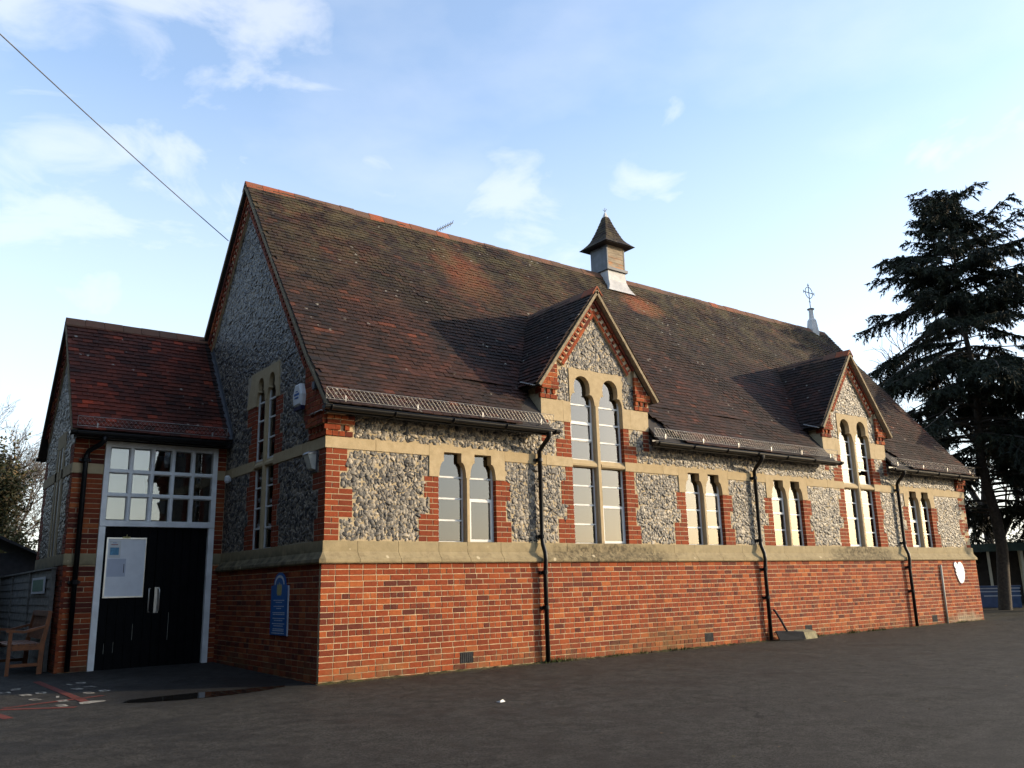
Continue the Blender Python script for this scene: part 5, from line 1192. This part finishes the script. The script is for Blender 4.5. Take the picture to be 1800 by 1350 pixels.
MB().add(flat([(-2.66 + .14 * math.cos(t), .38 + .10 * math.sin(t)) for t in [2 * math.pi * k / 14 for k in range(14)]], .0045), [tuple(range(14))]).build('white_spot', M['whiteline'], mk)
tag(MB().add([(.78, -2.98, gz(.8, -2.95) + .002), (.87, -2.95, gz(.8, -2.95) + .002), (.85, -2.90, gz(.8, -2.95) + .012), (.76, -2.92, gz(.8, -2.95) + .006), (.79, -2.97, gz(.8, -2.95) + .022), (.85, -2.93, gz(.8, -2.95) + .026)], [(0, 1, 5, 4), (1, 2, 5), (2, 3, 4, 5), (3, 0, 4), (0, 3, 2, 1)]).build('paper_scrap', M['white']), 'small white scrap of litter on the bare asphalt', 'litter')
# weeds along the foot of the wall
V, T = [], []
for cx, n, hh in ((3.92, 110, .07), (4.15, 70, .05), (4.6, 40, .04), (5.3, 60, .05), (5.9, 60, .05), (6.6, 70, .05), (7.1, 40, .04), (8.2, 30, .04), (10.9, 50, .06), (12.2, 60, .07), (13.0, 60, .06), (13.4, 40, .05), (17.0, 40, .05)):
    for _ in range(n):
        x = cx + random.gauss(0, .13); y = PLN - .02 - abs(random.gauss(0, .03)); z = gz(x, y); a = random.uniform(0, 6.28); h = hh * random.uniform(.5, 1.5); w = .006; lx, ly = random.gauss(0, .02), random.gauss(-.01, .02)
        V += [(x - w * math.cos(a), y - w * math.sin(a), z), (x + w * math.cos(a), y + w * math.sin(a), z), (x + lx, y + ly, z + h)]; T += [random.random()] * 3
o = link('wall_foot_weeds', quads_mesh('wall_foot_weeds', np.array(V), np.array(T), 3), M['grass']); o['kind'] = 'stuff'; o['label'] = 'tufts of grass and weeds along the foot of the brick wall'; o['category'] = 'weeds'

mb = MB(); vs = []; n = 260
for k in range(n):
    x = -.08 + 18.3 * k / (n - 1); wd_ = .035 + .05 * random.random() ** 2 + (.05 if 4 < x < 8 else 0) * random.random(); hh = .012 + .02 * random.random() ** 2
    for (yy, zz) in ((PLN + .004, hh), (PLN - wd_ * .5, hh * .7), (PLN - wd_, -.003)): vs.append((x, yy, gz(x, yy) + zz))
mb.add(vs, [(3 * k + q, 3 * k + 3 + q, 3 * k + 4 + q, 3 * k + 1 + q) for k in range(n - 1) for q in (0, 1)], .5)
mo = NT('grit_and_moss'); cc = mo.mix(mo.ramp(mo.noise(6, 6, .7), [(.42, 0.), (.6, 1.)]), (.060, .045, .028), (.050, .055, .018)); cc = mo.mix(mo.ramp(mo.noise(70, 4), [(.5, 0.), (.7, .7)]), cc, (.15, .11, .07)); mo.bump(mo.noise(60, 5), 1., .02)
o = mb.build('wall_foot_grit', mo.done(cc, .95, .15)); o['kind'] = 'stuff'; o['label'] = 'line of grit and moss where the brick wall meets the asphalt'; o['category'] = 'grit'
V, T = [], []
for _ in range(420):
    x = random.uniform(0.1, 18); y = -.07 - abs(random.gauss(0, .16)) if random.random() < .75 else -random.uniform(.3, 6.5); z = gz(x, y) + random.uniform(.003, .012); a = random.uniform(0, 6.28); sz = random.uniform(.008, .024)
    for k, rr in ((0, 1.0), (1.57, .5), (3.14, 1.0), (4.71, .5)): V.append((x + math.cos(a + k) * sz * rr, y + math.sin(a + k) * sz * rr, z + random.uniform(-.002, .006)))
    T += [random.uniform(.55, 1)] * 4
o = link('fallen_leaves', quads_mesh('fallen_leaves', np.array(V), np.array(T)), M['ivy']); o['kind'] = 'stuff'; o['label'] = 'scattered dry brown leaf scraps on the asphalt along the wall'; o['category'] = 'leaves'

# bench along the porch's side wall, seen end on
bn = thing('garden_bench', (-2.85, 4.9, .08), 'brown hardwood garden bench with slatted seat against grey boards beside the porch', 'bench')
bx0, bx1 = -3.12, -2.63; by0, by1 = 4.28, 5.75; g0 = gz(-2.9, 4.6)
for y in (by0, by1):
    MB().box((bx0, y, g0), (bx0 + .05, y + .045, g0 + .64)).build('leg', M['teak'], bn)
    MB().add([(bx1 - .07, y, g0), (bx1, y, g0), (bx1, y + .055, g0), (bx1 - .07, y + .055, g0), (bx1 - .06, y, g0 + .45), (bx1 + .01, y, g0 + .45), (bx1 + .01, y + .055, g0 + .45), (bx1 - .06, y + .055, g0 + .45), (bx1 + .02, y, g0 + .92), (bx1 + .075, y, g0 + .92), (bx1 + .075, y + .055, g0 + .92), (bx1 + .02, y + .055, g0 + .92)],
             [(0, 3, 2, 1), (8, 9, 10, 11)] + [(a + k, a + (k + 1) % 4, a + 4 + (k + 1) % 4, a + 4 + k) for a in (0, 4) for k in range(4)]).build('leg', M['teak'], bn)
    arm = [(bx0 - .04, .635), (bx0 + .05, .625), (bx0 + .2, .61), (bx1 - .08, .66), (bx1 + .0, .68)]
    vs = [(x, yy, g0 + z + dzz) for (x, z) in arm for (yy, dzz) in ((y - .012, 0), (y + .067, 0), (y + .067, .04), (y - .012, .04))]
    MB().add(vs, [(0, 1, 2, 3), (16, 17, 18, 19)] + [(4 * i + k, 4 * i + (k + 1) % 4, 4 * i + 4 + (k + 1) % 4, 4 * i + 4 + k) for i in range(4) for k in range(4)]).build('armrest', M['teak'], bn)
    MB().box((bx0 + .06, y + .012, g0 + .12), (bx1 - .06, y + .043, g0 + .165)).build('stretcher', M['teak'], bn); MB().box((bx0 + .06, y + .008, g0 + .36), (bx1 - .05, y + .047, g0 + .43)).build('seat_rail', M['teak'], bn)
for k in range(6): MB().box((bx0 + .0 + k * .077, by0 + .02, g0 + .432), (bx0 + .062 + k * .077, by1 + .035, g0 + .452)).build('seat_slat', M['teak'], bn)
for k in range(13): y = by0 + .12 + k * .105; MB().add([(bx1 - .02, y, g0 + .5), (bx1 + .0, y, g0 + .5), (bx1 + .0, y + .04, g0 + .5), (bx1 - .02, y + .04, g0 + .5), (bx1 + .045, y, g0 + .86), (bx1 + .065, y, g0 + .86), (bx1 + .065, y + .04, g0 + .86), (bx1 + .045, y + .04, g0 + .86)], [(0, 3, 2, 1), (4, 5, 6, 7)] + [(q, (q + 1) % 4, 4 + (q + 1) % 4, 4 + q) for q in range(4)]).build('back_slat', M['teak'], bn)
MB().box((bx1 + .018, by0 + .057, g0 + .85), (bx1 + .07, by1 - .002, g0 + .93)).build('top_rail', M['teak'], bn)
# boarded screen along the porch side with a green notice
fn = thing('boarded_fence', (-2.55, 7.0, .1), 'low weathered grey fence of horizontal boards behind the garden bench', 'fence')
fx = -2.545
for k in range(11):
    z = .10 + k * .139; MB().add([(fx, 4.62, z), (fx + .018, 4.62, z), (fx + .018, 11.2, z), (fx, 11.2, z), (fx + .012, 4.62, z + .150), (fx + .022, 4.62, z + .150), (fx + .022, 11.2, z + .150), (fx + .012, 11.2, z + .150)], [(0, 3, 2, 1), (4, 5, 6, 7)] + [(q, (q + 1) % 4, 4 + (q + 1) % 4, 4 + q) for q in range(4)]).build('board', M['oldwood'], fn)
for y in (4.60, 6.9, 9.2, 11.2): MB().box((fx - .022, y, .0), (fx + .035, y + .05, 1.645)).build('post', M['oldwood'], fn)
MB().box((fx - .025, 4.58, 1.647), (fx + .04, 11.27, 1.672)).build('capping', M['oldwood'], fn)
nt_ = thing('fence_notice', (fx - .03, 6.2, 1.2), 'small green notice with pale border fixed to the grey boarded fence', 'sign')
MB().box((fx - .026, 5.22, 1.265), (fx - .012, 6.55, 1.535)).build('border', M['signwhite'], nt_); MB().box((fx - .030, 5.34, 1.305), (fx - .0262, 6.42, 1.495)).build('panel', M['green'], nt_)
# dark shed behind
sd_ = thing('garden_shed', (-4.2, 13.0, .2), 'dark timber shed with black felt roof beyond the fence', 'shed')
s0, s1, t0, t1 = -5.6, -1.75, 11.6, 13.6
for k in range(14): MB().box((s0, t0 - .01, .1 + k * .15), (s1, t0 + .012, .1 + k * .15 + .146)).build('board', M['felt'], sd_)
MB().box((s0 + .01, t0 + .02, .0), (s1 - .01, t1, 2.2)).build('body', M['felt'], sd_)
for sgn, xa in ((1, s1 + .12), (-1, s0 - .12)):
    m_ = (s0 + s1) / 2; MB().add([(m_, t0 - .2, 3.0), (xa, t0 - .2, 2.05), (xa, t1 + .2, 2.05), (m_, t1 + .2, 3.0), (m_, t0 - .2, 3.06), (xa, t0 - .2, 2.11), (xa, t1 + .2, 2.11), (m_, t1 + .2, 3.06)], [(0, 1, 2, 3), (7, 6, 5, 4), (0, 1, 5, 4), (1, 2, 6, 5), (2, 3, 7, 6), (3, 0, 4, 7)]).build('roof_panel', M['felt'], sd_)

# ------------------------------------------------------------------ shelter and blue furniture at the far right
shl = thing('canopy_shelter', (28, 5.2, .1), 'open shelter with dark green roof on pale posts beyond the end of the hall', 'shelter')
e0, e1 = Vector((25.2, 4.8, 0)), Vector((26.9, 1.1, 0)); dv = (e1 - e0).normalized(); pv = Vector((dv.y, -dv.x, 0)); pv = pv if pv.x > 0 else -pv
def sl_box(a, b, n0, n1, z0, z1, name, mat, parent):
    p = [e0 + dv * a + pv * n0, e0 + dv * b + pv * n0, e0 + dv * b + pv * n1, e0 + dv * a + pv * n1]
    return MB().add([(q.x, q.y, z) for z in (z0, z1) for q in p], [(0, 3, 2, 1), (4, 5, 6, 7), (0, 1, 5, 4), (1, 2, 6, 5), (2, 3, 7, 6), (3, 0, 4, 7)]).build(name, mat, parent)
LE = (e1 - e0).length
sl_box(-.3, LE + 1.6, -.1, 2.6, 2.12, 2.20, 'roof', M['greenroof'], shl); sl_box(-.3, LE + 1.6, -.13, -.102, 1.93, 2.19, 'fascia', M['greenroof'], shl)
for a in (.95, 1.75, 2.75, 4.2): sl_box(a, a + .085, .0, .085, .05, 2.118, 'post', M['palepost'], shl); sl_box(a, a + .085, 2.4, 2.485, .05, 2.118, 'post', M['palepost'], shl)
sl_box(-.2, LE + 1.5, 2.5, 2.56, .05, 2.1, 'back_panel', M['dark'], shl)
bb = thing('blue_storage_bin', (25.9, 3.2, .1), 'long blue ribbed plastic bin with pale ribs under the shelter canopy', 'bin')
sl_box(.5, 2.55, -.95, -.35, .10, .74, 'body', M['shelterblue'], bb); sl_box(.46, 2.60, -1.0, -.30, .742, .80, 'lid', M['shelterblue'], bb)
for z in (.70, .60, .46): sl_box(.48 if z > .5 else 1.5, 2.57, -.975, -.952, z, z + .035, 'rib', plain('pale_blue_rib', (.40, .46, .55), .4, .1, 5), bb)

# ------------------------------------------------------------------ trees
def limb(mb, p, d, length, r0, r1, bend, seg=6, n=6, droop=0.0):
    pts = [Vector(p)]; d = Vector(d).normalized(); rs = [r0]
    for i in range(1, n + 1):
        d = (d + Vector((random.gauss(0, bend), random.gauss(0, bend), random.gauss(0, bend) - droop / n))).normalized(); pts.append(pts[-1] + d * length / n); rs.append(r0 + (r1 - r0) * i / n)
    mb.tube(pts, rs, seg, False); return pts, d
def bare_tree(name, base, height, label, seed, group=None, spread=0.55, lev=5, mat='greybark', r=0.16, fork=None, twig=0.0045):
    random.seed(seed); t = thing(name, base, label, 'tree', group); tr = MB(); tw = MB()
    def rec(p, d, ln, rad, k):
        mb = tr if k <= 1 else tw
        pts, d2 = limb(mb, p, d, ln, rad, max(twig, rad * .62), .05 + .03 * k, 7 if k < 2 else 5 if k < 3 else 3, 5 if k < 3 else 4, 0)
        if k >= lev: return
        nb_ = 3 if k == 0 else random.choice((3, 4)) if k < 3 else 4
        for i in range(nb_):
            q = pts[-1] if i < 2 else pts[random.randint(2, len(pts) - 2)]
            s = spread * random.uniform(.6, 1.3); a = random.uniform(0, 6.28)
            nd = (d2 + Vector((math.cos(a) * s, math.sin(a) * s, random.uniform(0.0, .35)))).normalized()
            rec(q, nd, ln * random.uniform(.58, .82), max(twig, rad * random.uniform(.45, .62)), k + 1)
    rec(Vector(base) + Vector((0, 0, -.1)), (0.02, 0.0, 1), height * .34, r, 0)
    tr.build('trunk', M[mat], t, True); o = tw.build('crown', M[mat], t); return t
def leaf_cards(pts, n, size, sp, tone0, name, mat, parent, hang=0.0):
    P = np.array(pts); idx = rng.integers(0, len(P), n); c = P[idx] + rng.normal(0, sp, (n, 3))
    a = rng.normal(0, 1, (n, 3)); a[:, 2] *= .6; a /= np.linalg.norm(a, axis=1)[:, None]; b = np.cross(a, rng.normal(0, 1, (n, 3))); b /= np.linalg.norm(b, axis=1)[:, None]
    s = size * rng.uniform(.6, 1.4, (n, 1)); V = np.stack((c - a * s, c - b * s * .55, c + a * s, c + b * s * .55), 1).reshape(-1, 3)
    return link(name, quads_mesh(name, V, np.repeat(np.clip(rng.normal(tone0, .22, n), 0, 1), 4)), mat, parent)

def conifer(base, H, label, seed, rmax, crown0=2.2, r0=.27, density=1.0, group=None):
    random.seed(seed); r = np.random.default_rng(seed); base = Vector(base); t = thing('conifer_tree', base, label, 'tree', group)
    tr = MB(); n = 14; ax = [base + Vector((.10 * math.sin(k * .9), .08 * math.cos(k * 1.3), H * k / n)) for k in range(n + 1)]; tr.tube(ax, [max(.012, r0 * (1 - .93 * k / n)) for k in range(n + 1)], 9, False)
    br = MB(); V, T = [], []
    def ax_at(h):
        k = min(n - 1, int(h / H * n)); f = h / H * n - k; return ax[k].lerp(ax[k + 1], f)
    h = crown0
    while h < H - .15:
        f = (H - h) / (H - crown0); reach0 = rmax * min(1.0, f ** .52 * 1.02) * (0.75 if h < crown0 + 1.5 else 1)
        for q in range(random.choice((5, 6, 6, 7))):
            az = random.uniform(0, 2 * math.pi); ln = max(.35, reach0 * random.choice((.45, .7, .9, 1.0, 1.1, 1.2)) * random.uniform(.85, 1.1)); hh = h + random.uniform(-.4, .4); p = ax_at(min(H - .05, max(.5, hh)))
            up = random.uniform(.0, .35) + (.65 if f < .2 else .3 if f < .4 else 0); d = Vector((math.cos(az), math.sin(az), up)); m = max(5, int(ln / .28)); pts = [p]; dd = d.normalized(); wander = random.gauss(0, .04)
            for i in range(m):
                s = i / m; dd = (dd + Vector((random.gauss(wander, .04), random.gauss(0, .05), -.085 + .15 * s * s))).normalized(); pts.append(pts[-1] + dd * ln / m)
            br.tube(pts, [max(.006, .012 + .030 * ln / rmax * (1 - i / m)) for i in range(m + 1)], 4, False)
            gap = random.random() < (.25 if hh > 7 else .5)
            # side sprays and hanging twigs carrying needles
            for i in range(1, m + 1):
                s = i / m
                if s < .16 or (gap and s < .65): continue
                a = pts[i]; tg = (pts[i] - pts[i - 1]).normalized(); side = tg.cross(Vector((0, 0, 1))).normalized()
                for sg_ in (-1, 1):
                    for rep in range(3):
                        tl = min(.95, ln * .30) * (1.15 - .75 * s) * random.uniform(.55, 1.2) + .12
                        td = (tg * random.uniform(.35, .9) + side * sg_ * random.uniform(.5, 1.0) + Vector((0, 0, random.uniform(-.65, .02)))).normalized(); k = max(3, int(tl / .085 * density)); st = a + tg * random.uniform(-.12, .12)
                        tn = random.gauss(.34, .18)
                        for j in range(k):
                            u = (j + random.random()) / k; c = st + td * tl * u + Vector((0, 0, -.20 * tl * u * u))
                            for e in range(3):
                                nd = (td * random.uniform(.3, 1.0) + Vector((random.gauss(0, .5), random.gauss(0, .5), random.gauss(-.55, .4)))).normalized(); l = random.uniform(.10, .22); wv = nd.cross(Vector((random.gauss(0, 1), random.gauss(0, 1), random.gauss(0, 1)))).normalized() * random.uniform(.016, .032)
                                V.append(c - wv); V.append(c + wv); V.append(c + nd * l); tt_ = min(1, max(0, tn + random.gauss(0, .12) + (.35 if random.random() < .05 else 0))); T.extend((tt_,) * 3)
        h += random.uniform(.22, .36) if h > 3.5 else .45
    # leader and cones at the top
    tr.build('trunk', M['bark'], t, True); br.build('branches', M['bark'], t)
    link('crown', quads_mesh('crown', np.array([tuple(v) for v in V]), np.array(T), 3), M['needle'], t)
    return t
conifer((23.6, 1.75, gz(23.6, 1.7) - .1), 13.9, 'tall dark conifer with drooping boughs rising behind the far end of the hall roof', 11, 4.5, crown0=3.0, r0=.2, density=1.45)
conifer((27.6, -1.6, gz(27, -1) - .1), 12.6, 'second dark conifer with thinner crown just right of the tallest conifer', 23, 3.4, crown0=5.2, density=.6)
bare_tree('forked_tree', (31.5, 5.6, .15), 10.5, 'dark forked leafless tree standing behind the shelter and the conifers', 5, lev=5, mat='bark', r=.24)
bare_tree('bare_tree', (27.5, 8.2, .15), 9.5, 'slender leafless tree close behind the far gable of the hall', 9, lev=5, mat='bark', r=.15)
bare_tree('bare_tree', (37.5, 6.5, .2), 11, 'leafless grey-brown tree farthest beyond the shelter', 14, lev=5, mat='greybark', r=.2)
bare_tree('winter_tree', (-3.0, 25.5, .3), 8.2, 'wide leafless tree with fine pale twigs behind the shed', 31, lev=6, r=.2, spread=.62, twig=.006)
bare_tree('winter_tree', (-.4, 28.5, .3), 7.6, 'slighter leafless tree with fine twigs next to the porch gable', 37, lev=6, r=.16, spread=.55, twig=.006)
# ivy-clad trunk left
iv = thing('ivy_clad_tree', (-2.5, 18.5, .25), 'old trunk wholly clad in brownish green ivy beyond the shed', 'tree')
random.seed(3); mb = MB(); mb.tube([(-2.1, 18.5, 0), (-2.05, 18.5, 3), (-1.85, 18.55, 5.4)], [.3, .2, .05], 8); sk = [(-2.1, 18.5, z) for z in np.linspace(.2, 5.6, 40)]
for k in range(26):
    z = random.uniform(.8, 4.8); a = random.uniform(0, 6.28); pts, _ = limb(mb, (-2.07, 18.5, z), (math.cos(a), math.sin(a), .5), random.uniform(.5, 1.5) * (1.2 - z / 7), .04, .01, .12, 4, 5); sk += [tuple(p) for p in pts[1:]] * 2
mb.build('trunk', M['bark'], iv)
leaf_cards(sk, 26000, .055, .30, .55, 'crown', M['ivy'], iv)
def bush(base, rad, hgt, label, name='evergreen_shrub', n=9000, tone=.25, seed=1, mat='ivy', size=.06, group=None):
    random.seed(seed); t = thing(name, base, label, 'shrub', group); mb = MB(); sk = []
    for k in range(22):
        a = random.uniform(0, 6.28); s = random.uniform(.2, 1); pts, _ = limb(mb, base, (math.cos(a) * rad * s, math.sin(a) * rad * s, hgt * random.uniform(.6, 1)), math.hypot(rad * s, hgt) * random.uniform(.6, .95), .035, .008, .10, 4, 6); sk += [tuple(p) for p in pts[2:]]
    mb.build('stem', M['bark'], t); leaf_cards(sk, n, size, .24, tone, 'foliage', M[mat], t); return t
bush((-4.6, 16.5, .2), 1.6, 2.6, 'dark spreading evergreen shrub behind the shed roof', seed=2, n=14000)
bush((-6.5, 17.5, .2), 1.6, 3.4, 'brown-green shrub at the far side of the shed', seed=4, n=14000, tone=.5)
bush((31.0, 7.4, .1), 1.6, 2.6, 'dark evergreen shrub behind the back of the shelter', seed=6, n=14000, tone=.12)
bush((33.5, 4.2, .1), 1.7, 2.8, 'second dark evergreen shrub under the forked tree', seed=8, n=14000, tone=.15)
bush((28.8, 9.8, .1), 1.8, 3.4, 'tall dark evergreen shrub close behind the far gable', seed=10, n=16000, tone=.12)
bush((36.0, 1.2, .1), 1.8, 2.8, 'dark evergreen shrub beyond the second conifer', seed=12, n=14000, tone=.15)

# dense evergreens added out of frame to keep the sky off gable and porch
def evergreen(x, y, H, Rr, src=None):
    lab = 'dense dark evergreen added out of view to keep sky light off the gable'
    t = thing('added_evergreen', (x, y, gz(x, y)), lab, 'tree', 'evergreens added out of view to shade the gable and porch')
    if src is None:
        core = lathe([(Rr * .3, .0), (Rr * .82, .7), (Rr * .86, 2.0), (Rr * .72, H * .5), (Rr * .45, H * .78), (.06, H * .97)], 9).mesh('crown_core'); core.materials.append(M['needle'])
        n = 60000; f = rng.random(n); z = H * (1 - np.sqrt(rng.random(n))) * .98 + .1; rad = Rr * np.interp(z / H, [0, .1, .25, .5, .8, 1], [.9, 1, 1, .85, .5, .06]) * rng.uniform(.86, 1.1, n); a = rng.random(n) * 6.283
        c = np.stack((rad * np.cos(a), rad * np.sin(a), z), 1); d = rng.normal(0, 1, (n, 3)) * .6 + np.stack((np.cos(a), np.sin(a), np.full(n, .9)), 1); d /= np.linalg.norm(d, axis=1)[:, None]; b = np.cross(d, rng.normal(0, 1, (n, 3))); b /= np.linalg.norm(b, axis=1)[:, None]
        V = np.stack((c - b * .028, c + b * .028, c + d * .19), 1).reshape(-1, 3); src = (core, quads_mesh('crown', V, np.repeat(np.clip(rng.normal(.45, .2, n), 0, 1), 3), 3))
    for nm, me in (('crown_core', src[0]), ('crown', src[1])):
        o = link(nm, me, M['needle'], t); o.matrix_parent_inverse = Matrix(); o.rotation_euler.z = random.uniform(0, 6)
    return src
src = None
for (x, y) in ((-13.5, -12.5), (-11.6, -7.6), (-10.0, -3.4), (-9.2, 0.2), (-9.0, 3.8), (-9.3, 7.4), (-9.6, 11.2), (-13, -16), (-9.5, -20), (-4.5, -23), (1.0, -25)): src = evergreen(x, y, 13.0, 2.7, src)

scn.render.engine = 'CYCLES'
scn.cycles.max_bounces = 6; scn.cycles.transparent_max_bounces = 12
